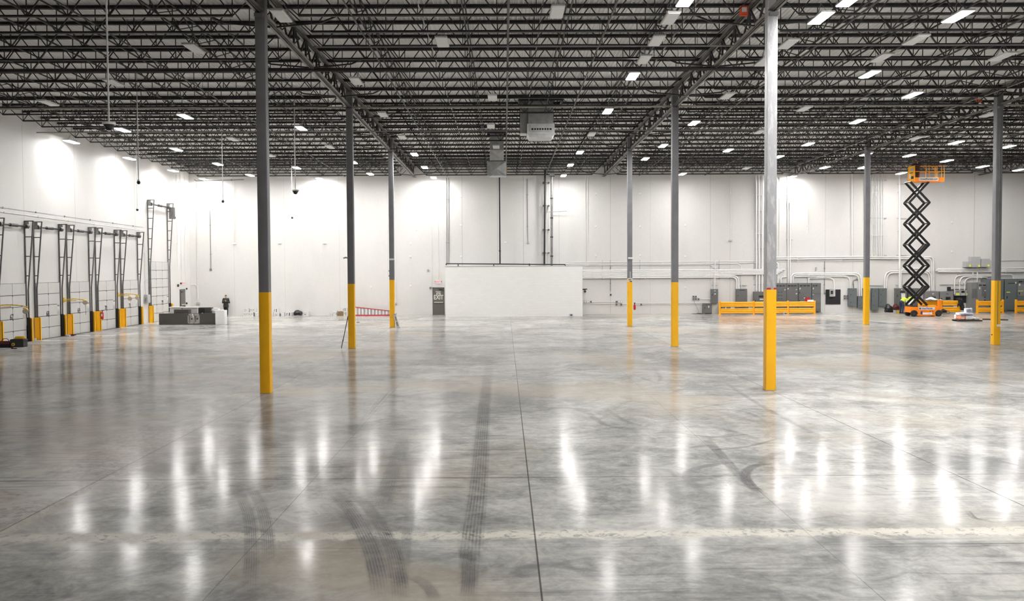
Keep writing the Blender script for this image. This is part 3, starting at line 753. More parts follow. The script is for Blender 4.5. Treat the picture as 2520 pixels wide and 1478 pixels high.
# ------------------------------------------------------------------ left wall fittings
COND = 'white conduits and pipes on the walls'
def conduit(ps, r, label, m='conduit', cat='conduit', rad=.3, name='conduit', group=COND, clips=True, wall=1):
    t = thing(name, label, cat, ps[0], group)
    MB().tube(fillet(ps, rad) if len(ps) > 2 else ps, r, 10).build('run', M[m], t, smooth=50)
    if clips:      # straps back to the wall
        L = sum((Vector(a)-Vector(b)).length for a, b in zip(ps[:-1], ps[1:])); n = max(2, int(L/3.0)); acc = 0; marks = [L*(k+.5)/n for k in range(n)]
        for a, b in zip(ps[:-1], ps[1:]):
            a = Vector(a); b = Vector(b); l = (b-a).length; d = (b-a).normalized()
            for mk in marks:
                if acc <= mk < acc+l:
                    c = a+d*(mk-acc); mb = MB(); e = r+.03
                    if wall == 1: mb.box((c.x-(e if abs(d.x) < .5 else .02), c.y-r-.004, c.z-(e if abs(d.z) < .5 else .02)), (c.x+(e if abs(d.x) < .5 else .02), min(WY, c.y+.3), c.z+(e if abs(d.z) < .5 else .02)))
                    else: mb.box((max(WX, c.x-.3), c.y-(e if abs(d.y) < .5 else .02), c.z-(e if abs(d.z) < .5 else .02)), (c.x+r+.004, c.y+(e if abs(d.y) < .5 else .02), c.z+(e if abs(d.z) < .5 else .02)))
                    mb.build('strap', M[m], t)
            acc += l
    return t
def lw(u, v, off=.06): p = pt(u, v, 0, WX+off); return (WX+off, p.y, p.z)
def ujb(name, label, a, b, m, cat, group=None, knob=True):
    """small wall box between two corners, with a lid standing proud"""
    t = thing(name, label, cat, ((a[0]+b[0])/2, (a[1]+b[1])/2, min(a[2], b[2])), group)
    MB().rbox(a, b, .012, 1 if abs(a[1]-b[1]) < abs(a[0]-b[0]) else 0).build('housing', M[m], t)
    return t
# grey switch box between door 71 and the tall door
a = lw(353, 709, .0)
yb = pt(359, 736, 0, WX).y
t = thing('switch_box', 'grey switch box on the left wall before the tall drive-in door', 'switch box', (WX, yb, 1.45))
MB().rbox((WX, yb-.32, 1.43), (WX+.22, yb+.26, 2.02), .015, 0).build('housing', M['boxg'], t)
MB().rbox((WX+.22, yb-.29, 1.46), (WX+.24, yb+.23, 1.99), .015, 0).build('lid', M['boxg'], t)
MB().box((WX+.1, yb-.4, 1.55), (WX+.16, yb-.32, 1.8)).build('lever', M['pipeg'], t)
for du, lab in ((-.16, 'thin conduit rising from the grey switch box, nearer the dock doors'), (.1, 'thin conduit rising from the grey switch box, nearer the tall door')):
    conduit([(WX+.1, yb+du, 2.02), (WX+.1, yb+du, 6.1+du)], .022, lab, wall=0)
# ceiling-high conduits near the corner
for u, v0, v1, lab in ((436, 430, 655, 'grey hairline pipe on the left wall just past the tall door'), (446, 428, 690, 'thin riser above the left wall exit door, nearer the tall door'),
                       (456, 425, 690, 'thin riser above the left wall exit door, nearer the corner')):
    a = lw(u, v0); b = lw(u+2, v1); conduit([(a[0], b[1], min(a[2], 11.9)), (b[0], b[1], b[2])], .022, lab, wall=0)
# thin cable along the wall over the doors
yy = [pt(x_, 560, 0, WX).y for x_ in (0, 350)]
conduit([(WX+.04, 44.2, 6.95), (WX+.04, 63.3, 6.75)], .012, 'thin cable strung along the left wall above all dock doors', 'pipeg', 'cable', name='wall_cable', wall=0)
conduit([(WX+.04, 44.2, 6.72), (WX+.04, 63.6, 6.52), (WX+.04, 63.6, 2.4)], .016, 'thin pipe over the dock doors that drops beside door 71', 'conduit', wall=0, rad=.15)
# exit door in the left wall
t = thing('exit_door_assembly', 'taupe exit door in the left wall behind the kitchen pieces', 'door', (WX, 70.9, 0))
MB().box((WX, 70.32, 0), (WX+.03, 71.48, 2.24)).build('door_frame', M['trackg'], t)
MB().box((WX+.03, 70.4, .01), (WX+.065, 71.4, 2.16)).build('leaf', M['taupe'], t)
MB().box((WX+.065, 70.5, 1.0), (WX+.14, 71.3, 1.07)).build('crash_bar', M['alu'], t)
MB().box((WX+.065, 70.45, 2.0), (WX+.16, 70.8, 2.07)).build('door_closer', M['steel'], t)
for (u, v, lab, m_, nm, cat, r_) in [(439, 702, 'dark round alarm bell left of the left wall exit door', 'steel', 'alarm_bell', 'bell', .11), (446, 697, 'small dark red horn above the left wall exit door', 'maroon', 'alarm_horn', 'horn', .07),
                                (460, 710, 'black card reader high beside the left wall exit door', 'black', 'card_reader', 'reader', .07), (460, 746, 'black card reader low beside the left wall exit door', 'black', 'card_reader', 'reader', .08)]:
    a = lw(u, v, .06); t = thing(nm, lab, cat, (WX, a[1], a[2]))
    MB().tube([(WX, a[1], a[2]), (WX+.08, a[1], a[2])], r_, 14).build('shell', M[m_], t, smooth=40)
    MB().tube([(WX+.08, a[1], a[2]), (WX+.11, a[1], a[2])], r_*.5, 12).build('face', M['steel'], t, smooth=40)
a = lw(452, 697, .05)
t = thing('exit_sign', 'pale red exit sign above the left wall exit door', 'exit sign', (WX, a[1], a[2]-.1))
MB().box((WX, a[1]-.2, a[2]-.12), (WX+.07, a[1]+.2, a[2]+.12)).build('housing', M['white'], t)
MB().text('EXIT', .2, (WX+.075, a[1], a[2]), (0, 1, 0), (0, 0, 1), .003, .004).build('lettering', M['signred'], t)
# ------------------------------------------------------------------ knocked-down kitchen pieces in front of the corner
YK = 61.6
def kx(u, v=780, y=YK): return pt(u, v, 1, y).x
def kz(v, u=460, y=YK): return pt(u, v, 1, y).z
zt = kz(777.5)
ua, ub = kx(391), kx(530)
zt = .78
t = thing('countertop', 'long dark grey countertop on edge with a double sink facing out', 'countertop', ((ua+ub)/2, YK, 0))
su0, su1 = kx(462), kx(491.5)
sz0, sz1 = .07, .76
mb = MB()      # slab with the sink opening left out
mb.box((ua, YK, 0), (su0+.05, YK+.05, zt)).box((su1-.05, YK, 0), (ub, YK+.05, zt)).box((su0+.05, YK, sz1-.05), (su1-.05, YK+.05, zt)).box((su0+.05, YK, 0), (su1-.05, YK+.05, sz0+.05))
mb.build('slab', M['lamin'], t)
sm = (su0+su1)/2
sk = MB()
for a, b in (((su0, sz0), (su1, sz0+.07)), ((su0, sz1-.12), (su1, sz1)), ((su0, sz0), (su0+.05, sz1)), ((su1-.05, sz0), (su1, sz1)), ((sm-.03, sz0), (sm+.03, sz1))):
    sk.box((a[0], YK-.012, a[1]), (b[0], YK, b[1]))
so = sk.build('sink', M['stain'], t)
for s, (a, b) in enumerate(((su0+.05, sm-.03), (sm+.03, su1-.05))):
    bw = MB(); z0, z1 = sz0+.07, sz1-.12; d = .17
    bw.box((a, YK+d, z0), (b, YK+d+.01, z1)).box((a, YK-.002, z0), (a+.01, YK+d, z1)).box((b-.01, YK-.002, z0), (b, YK+d, z1)).box((a, YK-.002, z0), (b, YK+d, z0+.01)).box((a, YK-.002, z1-.01), (b, YK+d, z1))
    bw.build('sink_bowl', M['stain'], t)
    MB().tube([((a+b)/2, YK+d-.004, (z0+z1)/2), ((a+b)/2, YK+d, (z0+z1)/2)], .05, 14).build('drain', M['black'], t)
MB().tube(fillet([(sm-.03, YK, sz1-.05), (sm-.03, YK-.16, sz1-.04), (sm+.02, YK-.2, sz1-.2), (sm+.03, YK-.13, sz1-.27)], .06), .018, 8).build('faucet', M['white'], t, smooth=50)
MB().ball((ub-.02, YK-.03, .06), .06, 8, 6).build('caster', M['black'], t)
# white cabinet at its right end
x0, x1 = kx(530.5), kx(553)
t = thing('cabinet', 'white base cabinet standing at the right end of the dark countertop', 'cabinet', ((x0+x1)/2, YK+.25, 0))
MB().box((x0, YK-.05, .0), (x1, YK+.55, .97)).build('carcass', M['white'], t)
MB().box((x0+.01, YK-.07, .01), (x1-.01, YK-.05, .96)).build('side_panel', M['white'], t)
MB().box((x0-.3, YK+.02, .97), (x1-.18, YK+.5, 1.0)).build('loose_top_panel', M['card'], t)
def panel_box(name, label, cat, u0, u1, za, zb, y, d, m, extra=None):
    a, b = kx(u0, 775, y), kx(u1, 775, y)
    t = thing(name, label, cat, ((a+b)/2, y+d/2, za))
    MB().box((a, y, za), (b, y+d, zb)).build('carcass', M[m], t)
    if extra: extra(t, a, b, y, d, za, zb)
    return t
def lidded(t, a, b, y, d, za, zb): MB().box((a-.04, y-.04, zb), (b+.02, y+d, zb+.06)).build('lid', M['card'], t)
panel_box('cabinet', 'dark grey cabinet lying behind the long countertop', 'cabinet', 428, 464, 0, 1.03, YK+.3, .5, 'lamin')
panel_box('cabinet', 'pale cabinet with a wide white lid behind the countertop, left of the others', 'cabinet', 418, 446, 0, 1.12, YK+1.0, .5, 'doorg', lidded)
panel_box('cabinet', 'pale cabinet with a thin white lid behind the sink', 'cabinet', 450, 486, 0, 1.1, YK+1.1, .5, 'doorg', lidded)
def micro(t, a, b, y, d, za, zb):
    w = b-a
    MB().box((a+.04, y-.015, za+.03), (a+w*.5, y, zb-.04)).build('oven_door', M['black'], t)
    MB().box((a+w*.26, y-.02, za+.08), (a+w*.38, y-.015, za+.16)).build('sticker', M['card'], t)
    for k in range(6): MB().box((a+w*.56+k*w*.065, y-.01, za+.04), (a+w*.56+k*w*.065+.02, y, zb-.05)).build('vent_rib', M['steel'], t)
panel_box('microwave_oven', 'black microwave oven on the pale box behind the countertop', 'microwave', 488, 520, .62, 1.15, YK+.55, .45, 'lamin', micro)
panel_box('carton', 'pale box that carries the black microwave behind the countertop', 'box', 487, 521, 0, .62, YK+.5, .55, 'doorg')
panel_box('cabinet', 'white cabinet behind the right end of the countertop, under a loose panel', 'cabinet', 522, 536, 0, 1.02, YK+.75, .5, 'white', lidded)
panel_box('carton', 'low pale box behind the countertop nearest the tall dock door', 'box', 416, 428, 0, .86, YK+.75, .5, 'doorg')
# ------------------------------------------------------------------ tools on the floor by the dock doors
def soft(pieces, vox, disp, ds=4, it=3):
    mb = MB()
    for kind, *a in pieces: getattr(mb, kind)(*a)
    return remesh(mb, vox, it, disp=disp, dscale=ds)
q = fl(38, 857)
t = thing('tool_case', 'black wheeled tool case near the left photo edge', 'tool case', (q.x, q.y, 0))
w0 = .0234*1.0
def P(u, v, dy=0): p = pt(u, v, 1, q.y+dy); return p
a, b = P(26, 856), P(57, 834)
MB().rbox((a.x, q.y, .05), (b.x, q.y+.38, b.z), .04, 1).build('case_body', M['black'], t)
MB().rbox((a.x-.02, q.y-.02, b.z-.1), (b.x+.02, q.y+.4, b.z-.02), .02, 1).build('case_lid', M['rubber'], t)
c_ = P(33.5, 847)
wh = MB().tube([(c_.x, q.y-.05, c_.z), (c_.x, q.y-.005, c_.z)], .075, 18).build('wheel', M['yel2'], t, smooth=40)
o = MB().tube([(c_.x, q.y-.06, c_.z), (c_.x, q.y-.05, c_.z)], .03, 12).build('hub', M['black'], t)
cx_ = P(44, 831)
coil = MB()
for k in range(4): coil.tube([(cx_.x+(.27-.02*k)*math.cos(i/24*2*PI), q.y+.2+.13*math.sin(i/24*2*PI), b.z+.02+.028*k) for i in range(25)], .018, 6)
tag(coil.build('extension_cord', M['yel2'], smooth=50), 'coiled yellow extension cord on top of the black tool case', 'cord')
a = P(10, 852, .1)
t = thing('tool_bag', 'dark red and black tool bag beside the wheeled tool case', 'tool bag', (a.x, q.y+.2, 0))
soft([('capsule', (a.x-.28, q.y+.22, .17), (a.x+.26, q.y+.22, .18), .17, .16), ('box', (a.x-.36, q.y+.08, .0), (a.x+.32, q.y+.36, .2))], .03, .03).build('bag_body', M['blkc'], t, smooth=True)
MB().rbox((a.x-.2, q.y+.02, .2), (a.x+.3, q.y+.1, .36), .03, 1).build('side_pocket', M['maroon'], t)
MB().tube(fillet([(a.x-.2, q.y+.22, .3), (a.x-.1, q.y+.22, .46), (a.x+.12, q.y+.22, .46), (a.x+.2, q.y+.22, .3)], .08), .015, 6).build('handle', M['maroon'], t)
a = fl(16, 858)
t = thing('hand_tool', 'white handled tool lying on the floor before the tool bag', 'tool', (a.x, a.y, 0))
MB().tube([(a.x-.3, a.y-.02, .025), (a.x+.22, a.y, .025)], .022, 8).build('shaft', M['film'], t, smooth=50)
MB().tube([(a.x+.22, a.y, .025), (a.x+.5, a.y+.01, .025)], .024, 8).build('grip', M['maroon'], t, smooth=50)
a = fl(177, 826)
t = thing('hand_tool', 'small dark red power tool on the floor before the dock door painted 69', 'tool', (a.x, a.y, 0))
MB().rbox((a.x-.14, a.y-.05, 0), (a.x+.13, a.y+.05, .1), .03, 1).build('casing', M['maroon'], t)
MB().tube([(a.x+.13, a.y, .05), (a.x+.25, a.y, .05)], .025, 8).build('nose', M['black'], t)
for u, v, lab in ((83, 838, 'grey scrap box between the guards of dock doors 67 and 68'), (168, 829, 'tiny grey scrap box between the guards of dock doors 68 and 69')):
    a = fl(u, v); t = thing('small_box', lab, 'box', (a.x-.05, a.y+.2, 0)); a = Vector((a.x-.1, a.y+.2, 0))
    MB().box((a.x-.1, a.y-.12, 0), (a.x+.1, a.y+.1, .12)).build('carton_body', M['boxg'], t); MB().box((a.x-.02, a.y-.125, .02), (a.x+.08, a.y-.12, .1)).build('sticker', M['card'], t)
# ------------------------------------------------------------------ back wall
def W(u, v, off=0.0):
    p = pt(u, v, 1, WY-off); return Vector((p.x, WY-off, p.z))
# exit door
t = thing('exit_door_assembly', 'taupe exit door lettered EXIT beside the white block room', 'door', (W(1079, 773).x, WY, 0))
a, b = W(1064.5, 707), W(1094, 773)
MB().box((a.x, WY-.05, 0), (a.x+.07, WY, a.z)).box((a.x, WY-.05, a.z-.08), (b.x, WY, a.z)).box((b.x-.06, WY-.05, 0), (b.x, WY, a.z)).build('door_frame', M['trackg'], t)
MB().box((a.x+.07, WY-.045, .01), (b.x-.06, WY-.005, a.z-.08)).build('leaf', M['taupe'], t)
cx_ = (a.x+b.x)/2
MB().text('EXIT', .50, (cx_, WY-.05, W(1079, 731.5).z), depth=.003, bold=.012, sx=.76).build('lettering', M['letter'], t)
MB().box((cx_-.16, WY-.055, 1.62), (cx_+.16, WY-.046, 1.82)).build('notice', M['letter'], t)
MB().box((cx_-.11, WY-.058, 1.66), (cx_+.11, WY-.055, 1.75)).build('notice_print', M['taupe'], t)
MB().box((cx_-.22, WY-.05, 1.88), (cx_+.2, WY-.046, 1.92)).build('small_notice', M['letter'], t)
MB().box((a.x+.12, WY-.13, 1.0), (b.x-.1, WY-.05, 1.07)).build('crash_bar', M['alu'], t)
MB().box((a.x+.5, WY-.15, a.z-.2), (b.x-.1, WY-.05, a.z-.12)).bar((a.x+.5, WY-.1, a.z-.16), (b.x-.2, WY-.22, a.z-.14), .03).build('door_closer', M['steel'], t)
p = W(1078.5, 693)
t = thing('exit_sign', 'lit red exit sign above the lettered exit door', 'exit sign', (p.x, WY, p.z-.12))
MB().box((p.x-.2, WY-.08, p.z-.13), (p.x+.2, WY, p.z+.13)).build('housing', M['white'], t)
MB().box((p.x-.17, WY-.084, p.z-.10), (p.x+.17, WY-.08, p.z+.10)).build('face_plate', M['card'], t)
MB().text('EXIT', .19, (p.x, WY-.088, p.z), depth=.003, bold=.006).build('lettering', M['signred'], t)
for s in (-1, 1): MB().ball((p.x+s*.25, WY-.08, p.z+.02), .05, 10, 6).build('spot_lamp', M['boxg'], t)
# white painted block room
YE = 69.7
eu0, eu1 = pt(1096, 700, 1, YE).x, pt(1433.5, 700, 1, YE).x
ez = pt(1265, 655, 1, YE).z
def block_material():
    m, nt, b = newmat('white_painted_block'); g = G(nt); P = g.n('ShaderNodeNewGeometry').outputs['Position']
    br = g.n('ShaderNodeTexBrick'); mp = g.n('ShaderNodeMapping'); mp.inputs['Rotation'].default_value = (PI/2, 0, 0)
    g.l(P, mp.inputs[0]); g.l(mp.outputs[0], br.inputs['Vector'])
    br.inputs['Scale'].default_value = 1; br.inputs['Brick Width'].default_value = .4064; br.inputs['Row Height'].default_value = .2032; br.inputs['Mortar Size'].default_value = .006; br.inputs['Mortar Smooth'].default_value = .4
    c = hexc('e6e5e2')
    br.inputs['Color1'].default_value = (*c, 1); br.inputs['Color2'].default_value = (*[v*.97 for v in c], 1); br.inputs['Mortar'].default_value = (*[v*.9 for v in c], 1)
    g.l(br.outputs['Color'], b.inputs['Base Color']); b.inputs['Roughness'].default_value = .6
    bp = g.n('ShaderNodeBump'); bp.invert = True; bp.inputs['Strength'].default_value = .25; g.l(br.outputs['Fac'], bp.inputs['Height']); g.l(bp.outputs['Normal'], b.inputs['Normal'])
    return m
struct('wall_block_room', MB().box((eu0, YE, 0), (eu1, WY-.001, ez)), block_material())
struct('trim_1', MB().box((eu0-.03, YE-.03, ez), (eu1+.03, WY-.001, ez+.04)), M['boxg'])
p = pt(1405.5, 775, 1, YE-.05)
t = thing('floor_box', 'small round-faced box on the floor against the white block room', 'box', (p.x, YE-.1, 0))
MB().rbox((p.x-.13, YE-.14, 0), (p.x+.13, YE-.01, .2), .03, 1).build('housing', M['boxg'], t)
MB().tube([(p.x, YE-.15, .1), (p.x, YE-.14, .1)], .06, 14).build('socket', M['ink'], t)
# pipes over the block room
def E(u, v, y): p = pt(u, v, 1, y); return Vector((p.x, y, p.z))
conduit([E(1098, 652, 70.4), E(1098, 648.5, 70.4), E(1391, 650.5, 70.4), E(1391, 655, 70.4)], .045, 'black pipe running level over the top of the block room', 'black', 'pipe', .12, 'sprinkler_main', clips=False)
for u in (1127.5, 1215, 1303): 
    a = E(u, 648, 70.4); t = thing('pipe_stand', 'short black pipe stand on the block room roof, %s' % {1127.5: 'farthest left', 1215: 'in the middle', 1303: 'farthest right'}[u], 'pipe stand', (a.x, 70.4, ez+.04), 'pipe stands on the block room')
    MB().tube([(a.x, 70.4, ez+.04), (a.x, 70.4, ez+.22)], .035, 8).build('post', M['black'], t, smooth=50)
    MB().rbox((a.x-.1, 70.3, ez+.04), (a.x+.1, 70.5, ez+.06), .02).build('foot_plate', M['black'], t)
t0 = conduit([E(1229, 433, 71.3), E(1230.5, 649, 71.3)], .06, 'black pipe dropping from the duct diffuser to the block room', 'black', 'pipe', clips=False, name='sprinkler_riser')
a = E(1230, 617, 71.3); MB().ball(a, (.09, .09, .07)).build('coupling', M['black'], t0)
conduit([E(1341.5, 418, 72.0), E(1339.5, 652, 72.0)], .07, 'thick black riser left of the slim white pipes above the block room', 'black', 'pipe', clips=False, name='sprinkler_riser')
t1 = conduit([E(1358, 434, 71.6), E(1357.5, 655, 71.6)], .095, 'thick grey banded riser above the block room', 'pipeg', 'pipe', clips=False, name='grey_riser')
for v in (488, 536, 583, 630): a = E(1357.7, v, 71.6); MB().tube([a-Vector((0, 0, .05)), a+Vector((0, 0, .05))], .12, 12).build('coupling', M['steel'], t1, smooth=40)
a, b = E(1352.5, 412, 71.6), E(1364, 433, 71.6)
t = thing('junction_box', 'grey junction box at the roof on top of the banded riser', 'junction box', (a.x, 71.6, b.z))
MB().box((a.x, 71.45, b.z), (b.x, 71.75, a.z)).build('housing', M['galv'], t); MB().box((a.x-.03, 71.4, b.z-.03), (b.x+.03, 71.8, b.z)).build('flange', M['steel'], t)
for u, lab in ((1345.5, 'slim white riser next to the thick black riser'), (1350, 'slim white riser next to the grey banded riser')):
    conduit([E(u, 420, 72.3), E(u-.5, 652, 72.3)], .022, lab, clips=False)
for k, v in enumerate((449, 506, 565, 622)):
    a, b = E(1338, v, 72.3), E(1350.5, v, 72.3)
    t = thing('strut_bracket', 'dark strut bracket joining the black and white risers, %s from the top' % ORD[k], 'bracket', (a.x, 72.3, a.z), 'strut brackets on the risers')
    MB().bar((a.x, 72.32, a.z), (b.x, 72.32, b.z), .05, .04).build('channel', M['trackg'], t)
    for c_ in (a, b): MB().box((c_.x-.05, 72.2, c_.z-.05), (c_.x+.05, WY, c_.z+.05)).build('foot', M['trackg'], t)
conduit([W(1344, 522, .3), W(1395, 519, .3)], .02, 'thin grey pipe jutting right from the white risers', 'pipeg', 'pipe', clips=False)
# vertical lines on the wall
for u0, v0, u1, v1, r_, lab, m_ in [
    (1099, 437, 1099.5, 650, .022, 'left of two thin pipes on the wall above the exit door', 'pipeg'), (1104, 437, 1104.5, 650, .022, 'right of two thin pipes on the wall above the exit door', 'pipeg'),
    (1441, 432, 1441, 655, .02, 'left of two thin pipes on the wall right of the block room', 'conduit'), (1446.5, 432, 1446.5, 655, .02, 'right of two thin pipes on the wall right of the block room', 'conduit'),
    (1297.5, 440, 1299, 596, .024, 'thin pipe ending in a small box, left of the black riser', 'pipeg'), (1061, 500, 1062, 707, .018, 'hairline pipe down to the left corner of the exit door', 'conduit'),
    (1078, 545, 1079, 688, .016, 'hairline pipe down to the lit red exit sign', 'conduit'), (516.5, 518, 519, 661, .024, 'grey pipe ending at a round plate above the kitchen pieces', 'pipeg'),
    (574.5, 441, 576.5, 596, .018, 'hairline pipe ending in a small box above the person by the wall', 'conduit'), (971, 440, 974, 744, .024, 'thin pipe just right of the farthest left row column', 'conduit'),
    (1502, 640, 1502.5, 716, .02, 'short thin pipe on the wall left of the paper-signed column', 'pipeg'), (1798, 436, 1798, 592, .02, 'hairline pipe above the guard rail ending in a small box', 'conduit'),
    (1987.5, 500, 1987.5, 575, .018, 'hairline pipe between the switchgear and the roof', 'conduit'), (2029.5, 640, 2028.5, 720, .02, 'thin pipe that drops to a knob beside the black plywood board', 'pipeg')]:
    conduit([W(u0, v0, .05), W(u1, v1, .05)], r_, lab, m_)
conduit([W(478, 441, .09), W(483, 445, .09), W(600, 441.5, .09)], .03, 'thin pipe under the roof in the far left corner', 'pipeg', rad=.1)
conduit([W(484.5, 447, .06), W(487, 738, .06)], .03, 'white pipe down the back wall corner to a wall box')
conduit([W(462, 700, .06), W(483, 699, .06), W(486.5, 712, .06)], .02, 'short white elbow pipe in the left corner above the door', rad=.25)
k = 0
for u, v, w_, h_, m_, nm, lab, cat in [
    (488, 746, .28, .2, 'boxg', 'wall_box', 'small grey wall box low in the far left corner', 'wall box'), (519, 663, .16, .16, 'pipeg', 'wall_box', 'round grey wall plate above the kitchen pieces', 'wall box'),
    (577, 599, .3, .12, 'white', 'wall_box', 'small white wall box high above the person by the wall', 'wall box'), (688.5, 598, .26, .12, 'white', 'wall_box', 'small white wall box just right of the nearest left column', 'wall box'),
    (799, 598, .26, .12, 'white', 'wall_box', 'small white wall box left of the bar-leaning column', 'wall box'), (1299, 597, .2, .16, 'boxg', 'wall_box', 'small wall box at the end of a pipe left of the black riser', 'wall box'),
    (1243.5, 596, .2, .1, 'white', 'wall_box', 'small white wall box right of the pipe under the duct diffuser', 'wall box'), (1059.5, 708, .16, .16, 'pipeg', 'wall_box', 'small grey wall box at the left corner of the exit door', 'wall box'),
    (1053.5, 664, .14, .14, 'boxg', 'wall_box', 'tiny wall plate left above the exit door', 'wall box'), (1797, 592, .3, .12, 'boxg', 'wall_box', 'small wall box at the end of a pipe above the guard rail', 'wall box'),
    (974.5, 746, .24, .14, 'boxg', 'wall_box', 'small grey wall box low beside the carton-leaning column', 'wall box'), (2008, 660.5, .14, .24, 'boxg', 'wall_box', 'small round wall lamp above the switchgear', 'wall lamp'),
    (2029, 721, .08, .12, 'pipeg', 'wall_box', 'small pull knob left of the black plywood board', 'knob'), (1503, 725, .1, .14, 'ink', 'wall_box', 'small dark sensor left of the paper-signed column', 'sensor')]:
    a = W(u, v); t = thing(nm, lab, cat, (a.x, WY, a.z-h_/2))
    MB().rbox((a.x-w_/2, WY-.1, a.z-h_/2), (a.x+w_/2, WY, a.z+h_/2), min(w_, h_)*.25, 1).build('housing', M[m_], t)
    MB().rbox((a.x-w_*.35, WY-.115, a.z-h_*.35), (a.x+w_*.35, WY-.1, a.z+h_*.35), min(w_, h_)*.2, 1).build('cover', M[m_], t)
# lifting-insert caps left in the panels
pats = [(1010, (484, 598, 630, 702), 'left of the exit door'), (1024, (562,), 'high above the ladder end'), (1134, (482, 553, 630), 'above the exit door'), (1466, (476, 556, 628), 'right of the block room'),
        (1575, (476, 556, 627), 'right of the paper-signed column'), (1686, (553, 630, 706), 'right of the brownish column'), (2342, (546, 618), 'above the scissor lift rail'), (913, (705,), 'left of the carton-leaning column')]
for u, vs_, wh in pats:
    for k, v in enumerate(vs_):
        a = W(u, v); t = thing('insert_cap', 'white wall patch %s, %s from the top' % (wh, ORD[k]), 'wall cap', (a.x, WY, a.z-.07), 'white insert caps on the wall')
        MB().tube([(a.x, WY-.02, a.z), (a.x, WY, a.z)], .075, 12).build('cap', M['conduit'], t)
        MB().tube([(a.x+.03, WY-.022, a.z-.13), (a.x+.03, WY, a.z-.13)], .035, 10).build('lower_plug', M['boxg'], t)
# black hose bib, camera etc. near the block room
p = E(1436, 712, 72.2); t = thing('wall_camera', 'small black camera at the right edge of the block room', 'camera', (p.x+.15, WY, p.z-.1))
MB().bar((p.x-.1, 72.3, p.z+.01), (p.x+.3, 72.3, p.z+.03), .12, .09).build('housing', M['black'], t); MB().ball((p.x+.14, 72.35, p.z-.16), .1).tube([(p.x+.14, 72.35, p.z-.1), (p.x+.14, 72.35, p.z)], .03).build('dome', M['steel'], t)
MB().bar((p.x+.12, 72.35, p.z-.02), (p.x+.12, WY, p.z-.02), .05).build('wall_arm', M['steel'], t)
conduit([E(1546.5, 428, 57.85), E(1549, 754, 57.85), E(1545.5, 757, 57.7)], .07, 'black downpipe right behind the paper-signed column', 'black', 'pipe', .15, 'downpipe', clips=False)
p = E(1561, 752, 57.55); t = thing('fire_extinguisher', 'red fire extinguisher hung on the right side of the paper-signed column', 'fire extinguisher', (p.x, 57.55, p.z-.25))
MB().capsule((p.x+.02, 57.55, p.z-.2), (p.x+.02, 57.55, p.z+.02), .075, .075).build('cylinder', M['red'], t, smooth=True)
MB().tube([(p.x+.02, 57.55, p.z+.09), (p.x+.02, 57.55, p.z+.2)], .035).box((p.x-.04, 57.53, p.z+.16), (p.x+.08, 57.57, p.z+.2)).build('valve_handle', M['black'], t)
# ------------------------------------------------------------------ conduit racks on the right
ys6 = [665, 668.6, 672.2, 675.8, 679.3, 683]
for k, v in enumerate(ys6):
    lab = 'thick white conduit right of the block room, %s of six from the top' % ORD[k]
    if k < 4: conduit([W(1434, v+.6, .16), W(1931-k*6, v-2.6+.5, .16)], .058, lab, rad=.5, group='six thick conduits right of the block room')
    else: conduit([W(1434, v+.6, .16), W(1818-(k-4)*4.5, v-1.6, .16), W(1818-(k-4)*4.5, 711, .16)], .058, lab, rad=.75, group='six thick conduits right of the block room')
for k, (v, u1, dv) in enumerate(((644, 1868, None), (647.5, 1868, None), (649.5, 1825, 712), (651.8, 1756, 712))):
    lab = 'thin conduit above the six thick ones, %s from the top' % ORD[k]
    ps = [W(1392, v+1, .07), W(u1, v-1.5, .07)]
    if dv: ps.append(W(u1, dv, .07))
    conduit(ps, .024, lab, rad=.5, group='thin conduits above the thick ones')
conduit([W(1760.5, 640, .22), W(1758.5, 712, .22)], .04, 'white conduit down to the tall narrow grey panel behind the guard rail')
for u, lab in ((1482.5, 'strut hanger behind the thick conduits, left of the paper-signed column'), (1574.5, 'strut hanger behind the thick conduits, right of the paper-signed column'), (1770, 'strut hanger behind the thick conduits, above the tall narrow panel'), (1855.5, 'strut hanger behind the thick conduits, left of the nearest right column')):
    a, b = W(u, 640), W(u, 688); t = thing('strut_channel', lab, 'bracket', (a.x, WY, b.z), 'strut hangers behind the conduits')
    MB().box((a.x-.03, WY-.05, b.z), (a.x+.03, WY, a.z)).build('channel', M['boxg'], t)
